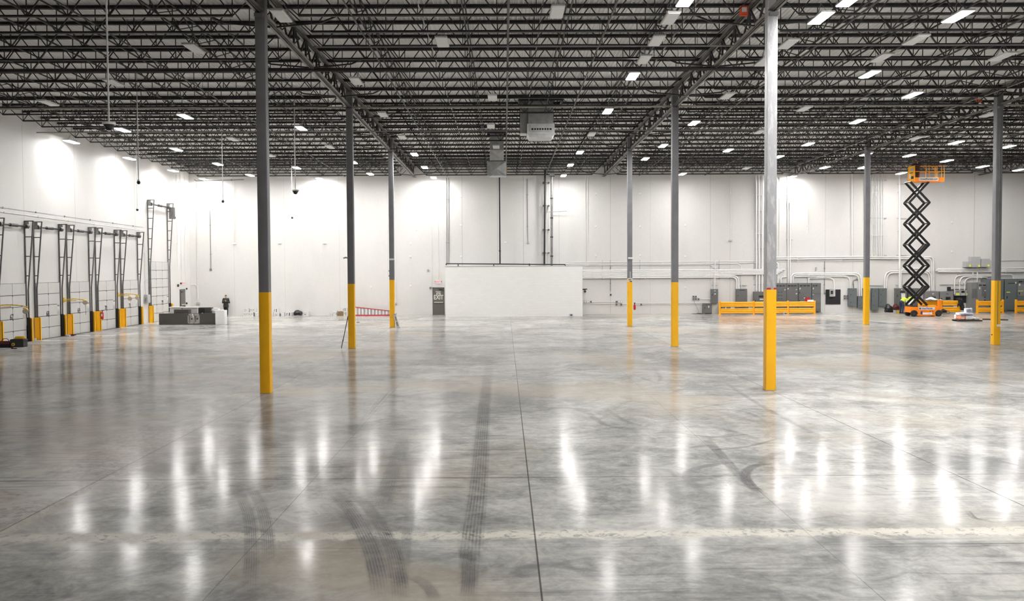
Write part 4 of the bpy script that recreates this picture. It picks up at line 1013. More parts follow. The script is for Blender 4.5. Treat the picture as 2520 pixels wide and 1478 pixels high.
# low outlet lines
for v, u0, u1, lab in ((743, 1436, 1517, 'thin conduit low on the wall right of the block room, upper'), (747.5, 1436, 1546, 'thin conduit low on the wall right of the block room, lower'), (745, 1561, 1752, 'thin conduit low on the wall left of the transformer, upper'),
                       (748, 1561, 1735, 'thin conduit low on the wall left of the transformer, lower'), (736, 1722, 1751, 'thin conduit from the outlets to the tall narrow panel')):
    conduit([W(u0, v, .05), W(u1, v-.4, .05)], .02, lab)
for u, v, lab in [(1440, 742, 'pale outlet box low on the wall right of the block room, first of three'), (1446.5, 742, 'pale outlet box low on the wall right of the block room, second of three'), (1454, 742, 'grey outlet box low on the wall right of the block room, third of three'),
                  (1517, 742, 'grey outlet box left of the paper-signed column, upper left'), (1523, 742, 'pale outlet box left of the paper-signed column, upper middle'), (1528.5, 742, 'pale outlet box left of the paper-signed column, upper right'),
                  (1517, 749, 'dark outlet box left of the paper-signed column, lower left'), (1528.5, 749, 'dark outlet box left of the paper-signed column, lower right'), (1577.5, 749, 'dark outlet box right of the paper-signed column'),
                  (1706, 729.5, 'dark outlet left of the tall narrow panel, upper left'), (1712, 729.5, 'dark outlet left of the tall narrow panel, upper right'), (1706, 735.5, 'dark outlet left of the tall narrow panel, lower left'), (1712, 735.5, 'dark outlet left of the tall narrow panel, lower middle'), (1718.5, 735.5, 'dark outlet left of the tall narrow panel, lower right'),
                  (2078, 728, 'dark outlet right of the black board, upper left'), (2084.5, 728, 'dark outlet right of the black board, upper right'), (2078, 734, 'dark outlet right of the black board, lower left'), (2084.5, 734, 'dark outlet right of the black board, lower right')]:
    a = W(u, v); t = thing('outlet_box', lab, 'outlet', (a.x, WY, a.z-.07), 'outlet boxes along the back wall'); dk = 'pale' not in lab
    MB().rbox((a.x-.085, WY-.09, a.z-.085), (a.x+.085, WY, a.z+.085), .02, 1).build('housing', M['boxg'], t)
    MB().rbox((a.x-.055, WY-.095, a.z-.065), (a.x+.055, WY-.09, a.z+.065), .01, 1).build('socket_face', M['trackg' if dk else 'white'], t)
a, b = W(1708, 737, .08), W(1721, 768, .3); ps = [W(1708, 737, .08), W(1709.5, 745, .1), W(1714, 754, .12), W(1718, 762, .2), Vector((W(1718, 768).x, WY-.3, .02))]
tag(MB().tube(fillet(ps, .3), .012, 6).build('power_cord', M['pipeg'], smooth=50), 'thin cord hanging from the outlets left of the transformer', 'cord')
a = fl(1714, 770); a.y = WY-.3
t = thing('cable_mat', 'flat dark mat on the floor under the hanging cord', 'mat', (W(1713, 769).x, WY-.35, 0))
MB().rbox((W(1701, 769).x, WY-.5, 0), (W(1727, 769).x, WY-.15, .02), .06).build('mat_sheet', M['rubber'], t); MB().rbox((W(1713, 769).x, WY-.42, .02), (W(1724, 769).x, WY-.2, .05), .05).build('power_strip', M['ink'], t)
# ------------------------------------------------------------------ electrical cabinets
def panel(u0, v0, u1, v1, label, m='cab', d=.28, labels=(), grp='grey electrical panels on the back wall', floor=False, cat='electrical panel', name='electrical_panel', vents=False):
    a, b = pt(u0, v0, 1, WY-d), pt(u1, v1, 1, WY-d); z0 = 0 if floor else b.z
    t = thing(name, label, cat, ((a.x+b.x)/2, WY-d/2, z0), grp)
    MB().box((a.x, WY-d, z0), (b.x, WY-.002, a.z)).build('housing', M[m], t)
    MB().rbox((a.x+.03, WY-d-.02, z0+.04), (b.x-.03, WY-d, a.z-.04), .015, 1).build('door_plate', M[m], t)
    w = b.x-a.x; h = a.z-z0; yf = WY-d-.02
    for fx, fz, fw, fh, mm, nm in labels: MB().box((a.x+fx*w, yf-.006, z0+fz*h), (a.x+(fx+fw)*w, yf, z0+(fz+fh)*h)).build(nm, M[mm], t)
    if 'latch' not in [q[5] for q in labels]: MB().box((a.x+.10*w, yf-.03, z0+.52*h), (a.x+.10*w+.05, yf, z0+.52*h+.14)).build('latch', M['steel'], t)
    return t, a, b
STK = (('fx'))
panel(1750.5, 711, 1767, 746, 'tall narrow grey panel above the left end of the long guard rail', labels=[(.42, .85, .22, .05, 'card', 'sticker'), (.45, .62, .2, .08, 'card', 'sticker')])
panel(1812, 710.5, 1838.5, 752, 'wide grey panel fed by two bent conduits behind the long guard rail', labels=[(.3, .9, .5, .035, 'ink', 'name_plate'), (.12, .58, .05, .06, 'ink', 'latch')])
panel(1731.5, 747, 1752, 769, 'squat grey transformer on the floor at the left end of the long rail', floor=True, d=.55, cat='transformer', name='transformer', grp='transformers', labels=[(.2, .86, .75, .05, 'ink', 'vent_slot'), (.55, .6, .12, .22, 'card', 'sticker'), (.2, .0, .75, .09, 'black', 'base_slot')])
panel(1772, 749, 1798, 768, 'low grey transformer behind the first bay of the long guard rail', floor=True, d=.4, cat='transformer', name='transformer', grp='transformers', labels=[(.5, .5, .08, .3, 'card', 'sticker')])
panel(1812, 753, 1842, 768, 'low dark grey transformer behind the rail under the wide panel', floor=True, d=.45, cat='transformer', name='transformer', grp='transformers', labels=[(.2, .8, .5, .06, 'ink', 'vent_slot')])
panel(1855, 717.5, 1884, 768, 'grey panel under three vertical conduits left of the nearest right column', floor=False, labels=[(.42, .72, .4, .1, 'ink', 'meter_window'), (.5, .6, .3, .06, 'card', 'sticker')])
tr_ = [(2089, 709, 2108.5, 753.5, 'blue-grey panel right of the four outlets', 'cabb'), (2111.5, 728.5, 2129, 757.5, 'small blue-grey panel under two conduits, left of the far column', 'cabb'), (2123, 709, 2140, 755, 'blue-grey panel mostly behind the far column', 'cabb'),
       (2146, 709, 2161.5, 763, 'tall blue-grey panel just right of the far column', 'cabb'), (2163, 709, 2182, 753, 'blue-grey panel second right of the far column', 'cabb')]
for u0, v0, u1, v1, lab, m_ in tr_: panel(u0, v0, u1, v1, lab, m_, d=.3 if u0 != 2123 else .2, labels=[(.45, .86, .1, .03, 'steel', 'catch'), (.2, .62, .08, .05, 'ink', 'latch'), (.2, .2, .08, .05, 'ink', 'latch')])
panel(2205, 709, 2232, 752, 'grey panel behind the bending worker in the lime vest', 'cab', d=.35, labels=[(.36, .74, .42, .1, 'ink', 'meter_window'), (.45, .9, .12, .05, 'card', 'sticker'), (.9, .86, .08, .1, 'ink', 'catch'), (.45, .68, .3, .05, 'boxg', 'sticker')])
panel(2236, 709, 2262, 752, 'grey panel behind the lowest scissor arms', 'cab', d=.3, labels=[(.3, .45, .06, .06, 'ink', 'latch')])
panel(2277, 717, 2310.5, 756, 'grey panel under three conduits right of the scissor arms', 'cabl', d=.4, labels=[(.35, .5, .4, .18, 'ink', 'meter_window'), (.45, .5, .2, .06, 'boxg', 'sticker'), (.5, .82, .12, .07, 'card', 'sticker')])
panel(2313, 717, 2346, 758, 'grey panel left of the black meter board', 'cabl', d=.4, labels=[(.42, .52, .36, .16, 'ink', 'meter_window'), (.45, .52, .2, .05, 'boxg', 'sticker'), (.45, .84, .2, .03, 'ink', 'name_plate'), (.3, .36, .08, .06, 'card', 'sticker'), (.5, .36, .08, .06, 'card', 'sticker')])
# switchgear line
def switchgear(sections, y, label, ztop, m='cab'):
    t = thing('switchgear', label, 'switchgear', (pt((sections[0][0]+sections[-1][1])/2, 700, 1, y).x, y+.3, 0), 'switchgear lines')
    for (u0, u1, feats) in sections:
        a, b = pt(u0, 700, 1, y).x, pt(u1, 700, 1, y).x; w = b-a
        c_ = MB().box((a+.005, y, .08), (b-.005, WY-.003, ztop)).build('cubicle', M[m], t)
        for fx, fz, fw, fh, mm, nm in feats:
            pr = .03 if nm in ('handle', 'meter') else (.02 if nm == 'door_plate' else .026)
            MB().rbox((a+fx*w, y-pr, fz*ztop), (a+(fx+fw)*w, y, (fz+fh)*ztop), .008, 1).build(nm, M[mm], t)
    a, b = pt(sections[0][0], 700, 1, y).x, pt(sections[-1][1], 700, 1, y).x
    MB().box((a-.1, y-.05, 0), (b+.1, WY-.003, .08)).build('plinth', M['plate'], t)
    return t
vt = lambda n: [(.1+.28*k, .90, .2, .035, 'ink', 'vent_slot') for k in range(n)]
YS = WY-.95
zt = pt(1960, 696.5, 1, YS).z
switchgear([(1907, 1935.5, vt(3)+[(.24, .42, .5, .36, 'cab', 'door_plate'), (.05, .80, .08, .04, 'card', 'sticker'), (.82, .77, .1, .03, 'card', 'sticker'), (.05, .64, .08, .03, 'card', 'sticker')]
               + [(.28+.22*(k % 2), .70-.11*(k//2), .12, .02, 'ink', 'handle') for k in range(6)]),
            (1936, 1964, vt(3)+[(.1, .12, .62, .66, 'cab', 'door_plate'), (.08, .80, .09, .04, 'card', 'sticker'), (.8, .64, .12, .03, 'card', 'sticker'), (.8, .78, .1, .02, 'card', 'sticker'), (.3, .36, .4, .03, 'ink', 'handle')]),
            (1965, 1997, vt(3)+[(.05, .54, .9, .30, 'cab', 'door_plate'), (.05, .16, .9, .34, 'cab', 'door_plate'), (.08, .80, .08, .05, 'card', 'sticker'), (.06, .66, .05, .06, 'ink', 'handle'), (.06, .40, .05, .06, 'ink', 'handle'), (.52, .40, .34, .13, 'red', 'danger_notice'), (.42, .5, .08, .03, 'card', 'sticker')]),
            (1998, 2020.5, vt(2)+[(.06, .66, .9, .2, 'cab', 'door_plate'), (.06, .34, .9, .3, 'cab', 'door_plate'), (.06, .1, .9, .22, 'cab', 'door_plate'), (.1, .8, .1, .05, 'card', 'sticker'), (.1, .62, .1, .02, 'card', 'sticker'), (.5, .03, .24, .04, 'ink', 'vent_slot')])],
           YS, 'grey switchgear line with a red danger notice behind the long guard rail', zt)
YS2 = WY-.85
zt = pt(2420, 695, 1, YS2).z
switchgear([(2391, 2405, [(.1, .5, .8, .3, 'cab', 'door_plate')]), (2405.5, 2440, vt(3)+[(.32, .56, .36, .3, 'cab', 'door_plate'), (.12, .78, .07, .07, 'card', 'sticker'), (.8, .8, .1, .03, 'card', 'sticker'), (.48, .50, .1, .03, 'ink', 'meter'), (.48, .40, .1, .03, 'ink', 'meter'), (.5, .72, .08, .03, 'card', 'sticker')])],
           YS2, 'pale grey switchgear left of the far right outlet column', zt, 'cabl')
YS3 = WY-1.3
zt = pt(2490, 686, 1, YS3).z
switchgear([(2434, 2470, [(.1, .2, .7, .6, 'cabb', 'door_plate')]), (2473, 2502.5, [(.06, .08, .86, .8, 'cabb', 'door_plate'), (.25, .86, .55, .02, 'ink', 'vent_slot'), (.12, .6, .3, .02, 'lime', 'yellow_sticker'), (.14, .42, .08, .07, 'ink', 'handle'), (.25, .06, .55, .02, 'ink', 'vent_slot'), (.85, .86, .1, .05, 'card', 'sticker')]),
            (2503, 2545, vt(3)+[(.06, .5, .86, .34, 'cabl', 'door_plate'), (.06, .64, .3, .015, 'lime', 'yellow_sticker'), (.1, .54, .06, .06, 'ink', 'handle'), (.5, .56, .1, .04, 'card', 'sticker'), (.1, .8, .08, .06, 'card', 'sticker')])],
           YS3, 'blue-grey switchgear right of the far right outlet column', zt, 'cabb')
# black boards
def board(u0, v0, u1, v1, label):
    a, b = W(u0, v0, .03), W(u1, v1, .03); t = thing('plywood_board', label, 'board', ((a.x+b.x)/2, WY, b.z))
    MB().box((a.x, WY-.03, b.z), (b.x, WY, a.z)).build('sheet', M['blackp'], t); return t
board(2032, 712, 2068.5, 748.5, 'square black plywood board on the wall right of the long switchgear')
board(2347, 711, 2388, 745, 'wide black board carrying three small grey meters')
a, b = W(2042.5, 712.5, .2), W(2056, 729.5, .2)
t = thing('meter_box', 'small pale meter box on the square black board', 'meter', ((a.x+b.x)/2, WY-.03, b.z))
MB().box((a.x, WY-.2, b.z), (b.x-.12, WY-.03, a.z)).build('housing', M['boxg'], t); MB().box((b.x-.1, WY-.16, b.z+.02), (b.x, WY-.03, a.z+.06)).build('side_duct', M['galvl'], t); MB().box((a.x+.06, WY-.21, b.z+.2), (b.x-.2, WY-.2, a.z-.08)).build('window', M['ink'], t)
for k, u in enumerate((2351, 2364, 2377)):
    a, b = W(u, 713, .2), W(u+11.5, 727, .2)
    t = thing('meter_box', 'small grey meter on the wide black board, %s of three' % ORD[k], 'meter', ((a.x+b.x)/2, WY-.03, b.z), 'three meters on the black board')
    MB().box((a.x, WY-.2, b.z), (b.x, WY-.03, a.z)).build('housing', M['boxg'], t)
    MB().box((a.x+.06, WY-.21, b.z+.22), (b.x-.06, WY-.2, a.z-.06)).build('window', M['inkg' if k != 1 else 'ink'], t)
    MB().box((a.x+.06, WY-.21, b.z+.06), (b.x-.06, WY-.2, b.z+.2)).build('warning_sticker', M['lime' if k != 1 else 'galvl'], t)
a, b = W(2332.5, 705.5, .15), W(2340, 715, .15)
t = thing('wall_gauge', 'small black box above the wide black board at its left', 'gauge', ((a.x+b.x)/2, WY, b.z)); MB().rbox((a.x, WY-.15, b.z), (b.x, WY, a.z), .04, 1).build('housing', M['ink'], t); MB().box((b.x-.05, WY-.1, b.z+.02), (b.x+.3, WY-.03, b.z+.12)).build('side_fitting', M['steel'], t)
# raised boxes
for u0, v0, u1, v1, lab in ((2377, 643.5, 2390.5, 657, 'smallest of three pale boxes high on the wall, at the left'), (2391, 631.5, 2413, 657.5, 'largest of three pale boxes high on the wall, in the middle'), (2414.5, 636.5, 2436, 656.5, 'right one of three pale boxes high on the wall')):
    d = .5; a, b = pt(u0, v0, 1, WY-d), pt(u1, v1, 1, WY-d); t = thing('disconnect_box', lab, 'electrical box', ((a.x+b.x)/2, WY-d/2, b.z), 'pale boxes high on the wall')
    MB().box((a.x, WY-d, b.z), (b.x, WY, a.z)).build('housing', M['boxg'], t); MB().rbox((a.x+.02, WY-d-.02, b.z+.03), (b.x-.02, WY-d, a.z-.02), .02, 1).build('lid', M['boxg'], t); MB().box((b.x-.2, WY-d-.03, b.z+.04), (b.x-.05, WY-d-.02, b.z+.2)).build('yellow_sticker', M['lime'], t)
# remaining thick conduits on the right
for ps, r_, lab in [
    ([(1861, 432), (1862, 717)], .06, 'white conduit from roof to panel, first left of the nearest right column'), ([(1867.5, 432), (1868.5, 717)], .06, 'white conduit from roof to panel, second left of the nearest right column'), ([(1877, 432), (1875.5, 717)], .06, 'white conduit from roof to panel, hugging the nearest right column'),
    ([(1938.5, 432), (1940, 697)], .055, 'white conduit from roof to the switchgear, left of a pair'), ([(1944, 432), (1944.5, 697)], .055, 'white conduit from roof to the switchgear, right of a pair'),
    ([(1919, 436), (1918, 600), (1917, 640)], .022, 'thin conduit just right of the nearest right column'),
    ([(1907, 633), (2129, 631), (2239, 632)], .055, 'white level conduit above the switchgear, upper of two'), ([(1907, 637.5), (2129, 635.5), (2239, 636)], .055, 'white level conduit above the switchgear, lower of two'), ([(1907, 643), (2129, 641)], .022, 'thin level conduit below the two thick ones'),
    ([(1948, 697), (1948, 672.5), (2118.5, 671.5), (2120.5, 728)], .055, 'outer of two conduits looping from switchgear to the small panel'), ([(1952, 697), (1952, 676), (2114, 675), (2115.5, 728)], .055, 'inner of two conduits looping from switchgear to the small panel'),
    ([(1956, 680), (2091, 679), (2092, 709)], .05, 'conduit bending down to the blue-grey panel by the outlets'), ([(1988, 684), (2052, 683), (2053, 711)], .045, 'conduit bending down to the square black board'), ([(1922, 697), (1922, 681), (1936, 680.5)], .05, 'short elbow conduit on the left end of the switchgear'),
    ([(1908, 646), (1914.5, 647), (1914.5, 697)], .05, 'conduit elbow down beside the nearest right column'), ([(1990, 697), (1990.5, 684)], .05, 'stub conduit on the danger-notice switchgear'),
    ([(2101, 709), (2099, 690), (2108, 686.5), (2118, 686)], .03, 'dark bent conduit onto the blue-grey panel by the outlets'),
    ([(2214, 425), (2214, 709)], .085, 'thick white pipe from roof to the panel behind the bending worker'), ([(2177, 709), (2179, 667), (2291, 666), (2293, 715)], .055, 'outer loop conduit behind the scissor arms'), ([(2181, 709), (2183, 671), (2287, 669), (2288, 715)], .055, 'inner loop conduit behind the scissor arms'),
    ([(2217, 709), (2218, 664), (2232, 661), (2275, 660)], .055, 'conduit rising from the worker panel and bending right'), ([(2239, 633), (2294, 632), (2297, 640), (2298, 715)], .055, 'conduit bending down right of the scissor arms, outer'), ([(2239, 637), (2289, 636.5), (2293, 645), (2294.5, 715)], .05, 'conduit bending down right of the scissor arms, inner'),
    ([(2306, 662), (2530, 659.5)], .06, 'white level conduit under the three pale boxes, upper of three'), ([(2303, 665), (2530, 664)], .06, 'white level conduit under the three pale boxes, middle of three'), ([(2308, 668.5), (2530, 667.5)], .06, 'white level conduit under the three pale boxes, lower of three'),
    ([(2349, 724), (2349.5, 677), (2492, 675), (2495, 690)], .045, 'conduit arch over the three meters, outer'), ([(2361.5, 724), (2362, 680), (2440, 679)], .045, 'conduit arch over the three meters, middle'), ([(2374, 724), (2374.5, 683), (2430, 682), (2432, 695)], .045, 'conduit arch over the three meters, inner'),
    ([(2394.5, 658), (2395, 680)], .04, 'short conduit below the largest pale box, left'), ([(2405.5, 658), (2405, 693)], .05, 'short conduit below the largest pale box, right'), ([(2438, 641), (2530, 639)], .02, 'thin conduit level right of the pale boxes')]:
    th = r_ > .03
    conduit([W(u, v, .12 if th else .06) for u, v in ps], r_, lab, 'conduit' if 'dark' not in lab else 'pipeg', rad=.55)
ux = [2146, 2149.5, 2153, 2156.5, 2160, 2165, 2169, 2173.5]
for k, u in enumerate(ux): conduit([W(u+2, 419, .08), W(u, 460, .08), W(u, 632, .08)], .026 if k % 3 else .04, 'thin riser in the bundle right of the far column, %s from the left' % ORD[k], group='riser bundle right of the far column')
for k, (u, r_) in enumerate(((2096.5, .05), (2128, .045))): conduit([W(u, 426, .08), W(u+.5, 632, .08)], r_, 'faint riser left of the far column, %s' % ('farther from it' if k == 0 else 'next to it'))
for u0, u1, v, lab in ((1855, 1884, 700, 'strut channel above the panel left of the nearest right column'), (1752, 1766, 702, 'strut channel above the tall narrow panel'), (1820, 1838, 702, 'strut channel above the wide panel'), (2126, 2181, 444, 'strut channel on the riser bundle near the roof'), (2125, 2181, 536.5, 'strut channel on the riser bundle halfway up'), (2125, 2181, 628, 'strut channel on the riser bundle above the level conduits'),
                       (2209, 2233, 453, 'strut channel behind the thick white pipe near the roof'), (2207, 2231, 537, 'strut channel behind the thick white pipe halfway up'), (2206, 2230, 628, 'strut channel behind the thick white pipe, lowest'), (2204, 2229, 701, 'strut channel above the bending worker panel'), (2312, 2388, 700, 'long strut channel above the wide black board'), (2132, 2172, 702, 'strut channel above the blue-grey panels'), (1935, 1950, 498, 'strut channel on the switchgear pair, upper'), (1935, 1951, 590, 'strut channel on the switchgear pair, lower'), (1858, 1882, 520, 'strut channel on the three roof conduits, upper'), (1858, 1882, 612, 'strut channel on the three roof conduits, lower')):
    a, b = W(u0, v), W(u1, v); t = thing('strut_channel', lab, 'bracket', ((a.x+b.x)/2, WY, a.z-.03), 'strut channels on the back wall')
    MB().box((a.x, WY-.06, a.z-.03), (b.x, WY, a.z+.03)).build('channel', M['boxg'], t)
# ------------------------------------------------------------------ yellow guard rails
def rail(us, y, label, dark_end=False, zt=1.05):
    t = thing('guard_rail', label, 'guard rail', (pt((us[0]+us[-1])/2, 760, 1, y).x, y, 0), 'yellow guard rails')
    xs = [pt(u, 760, 1, y).x for u in us]
    for x in xs:
        MB().rbox((x-.075, y-.05, 0), (x+.075, y+.1, zt+.04), .03).build('post', M['amber'], t, smooth=35)
        MB().rbox((x-.14, y-.11, 0), (x+.14, y+.16, .02), .02).build('foot_plate', M['amber'], t)
    for a, b in zip(xs[:-1], xs[1:]):
        for z0 in (.10, .62):
            pr = []; hh = .40 if len(us) > 2 else .36
            for k in range(13):      # corrugated beam: three rolls
                f = k/12; pr.append((y-.06-.045*abs(math.sin(f*PI*3)), z0+hh*f))
            pr += [(y-.035, z0+hh), (y-.035, z0)]
            MB().prism(pr, 0, a+.075, b-.075).build('beam', M['amber'], t)
    return t
YR = 70.75
rail([1771.5, 1854.5, 1939, 2004.5], YR, 'long yellow guard rail of three bays before the grey switchgear')
rail([2262, 2316, 2361.5], 70.9, 'yellow guard rail behind the scissor lift, black jacket on its end')
rail([2405, 2468], 70.7, 'short yellow guard rail behind the far right outlet column')
rail([2500.5, 2556], 70.7, 'yellow guard rail cut off by the right photo edge')
a, b = pt(1987, 738, 1, YR-.12), pt(2002, 741.5, 1, YR-.12)
tag(MB().rbox((a.x, YR-.14, b.z-.01), (b.x, YR-.11, a.z+.02), .03, 1).build('paper_strip', M['film']), 'white paper strip stuck on top of the long rail', 'paper')
a = pt(1931, 769, 1, YR-.3)
t = thing('floor_box', 'small pale box on the floor under the long guard rail', 'box', (a.x, YR-.3, 0)); MB().rbox((a.x-.12, YR-.4, 0), (a.x+.12, YR-.22, .18), .03, 1).build('housing', M['boxg'], t); MB().tube([(a.x+.02, YR-.41, .1), (a.x+.02, YR-.4, .1)], .05, 12).build('socket', M['ink'], t)
# ------------------------------------------------------------------ scissor lift
YL, LD = 66.62, 1.12
def lx(u, v=700, y=YL): return pt(u, v, 1, y).x
def lz(v, u=2270, y=YL): return pt(u, v, 1, y).z
lift = thing('scissor_lift', 'orange scissor lift raised to the roof on black crossed arms', 'scissor lift', (lx(2278), YL+LD/2, 0))
xa, xb = lx(2243.5, 765), lx(2316.5, 765); zt_ = .72
z0c = 777.5
wr = .2; wx = (lx(2249.5, 770), lx(2310.5, 770))
body = MB().box((xa, YL, .42), (xb, YL+LD, zt_)).box((wx[0]+wr+.03, YL, .07), (wx[1]-wr-.05, YL+LD, .42)).box((xa-.02, YL+.06, .30), (wx[0]-wr-.02, YL+LD-.06, .72))
ob = body.build('chassis', M['orange'], lift)
for x_ in wx:      # wheel arches
    arc = [(x_+.29*math.cos(t*PI/10), .2+.29*math.sin(t*PI/10)) for t in range(11)]
    MB().prism(arc, 1, YL-.012, YL+.004).build('wheel_arch', M['steel'], lift)
    for y_, nm in ((YL-.02, 'near'), (YL+LD-.16, 'far')):
        w_ = MB().tube([(x_, y_, wr), (x_, y_+.18, wr)], wr, 24).build('wheel', M['rubber'], lift, smooth=40)
        h_ = MB().tube([(x_, y_-.012, wr), (x_, y_, wr)], wr*.55, 18).build('hub', M['steel'], lift, smooth=40)
def sign(u0, v0, u1, v1, y, txt, size, m='card', ink='blueink', nm='sign', sx=1):
    a, b = pt(u0, v0, 1, y), pt(u1, v1, 1, y)
    s_ = MB().rbox((a.x, y-.012, b.z), (b.x, y, a.z), .02, 1).build(nm, M[m], lift)
    if txt:
        tb = MB().text(txt, size, ((a.x+b.x)/2, y-.014, (a.z+b.z)/2), depth=.002, bold=.004, sx=sx).build('lettering', M[ink], lift)
    return a, b
a, b = sign(2261, 755.3, 2300.5, 761.8, YL, 'United Rentals', .165, sx=.86)
MB().rbox((a.x+.03, YL-.018, b.z+.04), (a.x+.14, YL-.012, a.z-.04), .03, 1).build('logo_mark', M['ink'], lift)
sign(2270.6, 768.5, 2294.5, 773.3, YL, None, 0, 'film', nm='caution_sticker')
sign(2265.5, 765.5, 2270, 773, YL, None, 0, 'blueink', nm='blue_sticker')
for u, v, m_ in ((2289, 766, 'maroon'), (2295.5, 766, 'maroon'), (2295.5, 770, 'maroon')): sign(u-1.2, v-1, u+1.2, v+1, YL, None, 0, m_, nm='red_mark')
# entry steps and control box on the chassis end, ladder post at the right
MB().box((xb-.16, YL+.02, zt_), (xb, YL+.3, zt_+.52)).build('ladder_post', M['orange'], lift)
MB().box((lx(2286), YL+.1, zt_), (lx(2306), YL+.5, zt_+.12)).build('motor_cover', M['amber'], lift)
MB().box((xa+.1, YL+.1, zt_), (xa+.5, YL+LD-.1, zt_+.06)).build('slide_plate', M['steel'], lift)
# scissor stack
XL_, XR_ = lx(2238, 652), lx(2288, 652)
zs = [lz(752)+.04]+[lz(v) for v in (704.7, 653, 601, 549, 497)]+[lz(448)+.04]
for k in range(6):
    za_, zb_ = zs[k], zs[k+1]
    l0, l1, r0, r1 = XL_, XL_, XR_, XR_
    if k == 0: l0, r0 = lx(2242, 752), lx(2284, 752)
    if k == 5: l1, r1 = lx(2243, 448), lx(2287, 448)
    for y_ in (YL+.10, YL+LD-.18):
        MB().bar((l0, y_, za_), (r1, y_, zb_), .16, .07, (0, 1, 0)).build('scissor_arm', M['black'], lift)
        MB().bar((r0, y_+.07, za_), (l1, y_+.07, zb_), .16, .07, (0, 1, 0)).build('scissor_arm', M['black'], lift)
    for x_, z_ in ((l1, zb_), (r1, zb_), ((l0+r0)/2*.5+(l1+r1)/2*.5, (za_+zb_)/2)):
        MB().tube([(x_, YL+.05, z_), (x_, YL+LD-.05, z_)], .045, 10).build('pivot_pin', M['black'], lift, smooth=40)
for k in (1, 3):
    MB().bar((XR_-.75, YL+.45, zs[k]-.72), (XR_-.1, YL+.45, zs[k]+.02), .14, .20, (0, 1, 0)).build('lift_cylinder', M['steel'], lift)
# platform
pa, pb = lx(2251.5, 430), lx(2324, 430); pz0, pz1 = lz(447), lz(405.2)
MB().box((pa, YL, pz0), (pb, YL+LD, pz0+.07)).build('platform_deck', M['orange'], lift)
for y_ in (YL, YL+LD-.03): MB().box((pa, y_, pz0+.071), (pb, y_+.03, lz(436))).build('toe_board', M['orange'], lift)
MB().box((pb-.03, YL+.031, pz0+.071), (pb, YL+LD-.031, lz(436))).build('toe_board', M['orange'], lift)
zm = lz(421.5)
MB().box((pa, YL+.02, pz0+.06), (pa+.02, YL+LD-.02, pz1-.05)).build('end_panel', M['amber'], lift)
for y0_, z0_, w_, h_, m_ in ((.2, .25, .4, .2, 'ink'), (.7, .3, .25, .35, 'card'), (.25, .85, .5, .2, 'boxg'), (.3, .68, .5, .06, 'ink')):
    MB().box((pa-.01, YL+y0_, pz0+z0_), (pa, YL+y0_+w_, pz0+z0_+h_)).build('panel_sticker', M[m_], lift)
for y_ in (YL+.03, YL+LD-.03):
    MB().tube(fillet([(pa, y_, pz0+.1), (pa, y_, pz1), (pb, y_, pz1), (pb, y_, pz0+.1)], .1), .028, 8).build('top_rail', M['amber'], lift, smooth=50)
    MB().tube([(pa, y_, zm), (pb, y_, zm)], .026, 8).build('mid_rail', M['amber'], lift, smooth=50)
    for f in (.38, .72, .91):
        x_ = pa+(pb-pa)*f; MB().tube([(x_, y_, pz0+.1), (x_, y_, pz1)], .025, 8).build('rail_post', M['amber'], lift, smooth=50)
    MB().tube([(pa+(pb-pa)*.5, y_, pz1), (pa+(pb-pa)*.72, y_, zm)], .022, 8).build('rail_brace', M['amber'], lift, smooth=50)
for z_ in (zm, pz1): MB().tube([(pb, YL+.03, z_), (pb, YL+LD-.03, z_)], .026, 8).build('end_rail', M['amber'], lift, smooth=50)
sign(2261.5, 436.5, 2309.5, 444.2, YL-.002, 'UnitedRentals.com', .19, ink='ink', sx=.93)
# ------------------------------------------------------------------ people
def hand(mb, wr_, d, n, side, curl=.5):
    """palm, four unequal bent fingers and a thumb; d = pointing direction, n = palm normal"""
    d = Vector(d).normalized(); n = Vector(n); n = (n-d*n.dot(d)).normalized(); s = d.cross(n)*side; w = Vector(wr_)
    mb.capsule(w, w+d*.085, .026, .030, 10); mb.capsule(w+s*.02+d*.03, w+s*.03+d*.085, .018, .018, 8); mb.capsule(w-s*.02+d*.03, w-s*.03+d*.085, .018, .018, 8)
    for k, (o, l) in enumerate(((.032, .072), (.011, .082), (-.011, .078), (-.031, .060))):
        b = w+d*.088+s*o; m_ = b+(d*math.cos(curl)+n*math.sin(curl))*l*.55; e = m_+(d*math.cos(curl*2.3)+n*math.sin(curl*2.3))*l*.5
        mb.capsule(b, m_, .0098, .009, 8); mb.capsule(m_, e, .009, .0078, 8)
    b = w+d*.03+s*.03; m_ = b+(d*.6+s*.75+n*.25).normalized()*.045; mb.capsule(b, m_, .013, .011, 8); mb.capsule(m_, m_+(d*.85+s*.2+n*.45).normalized()*.032, .011, .009, 8)
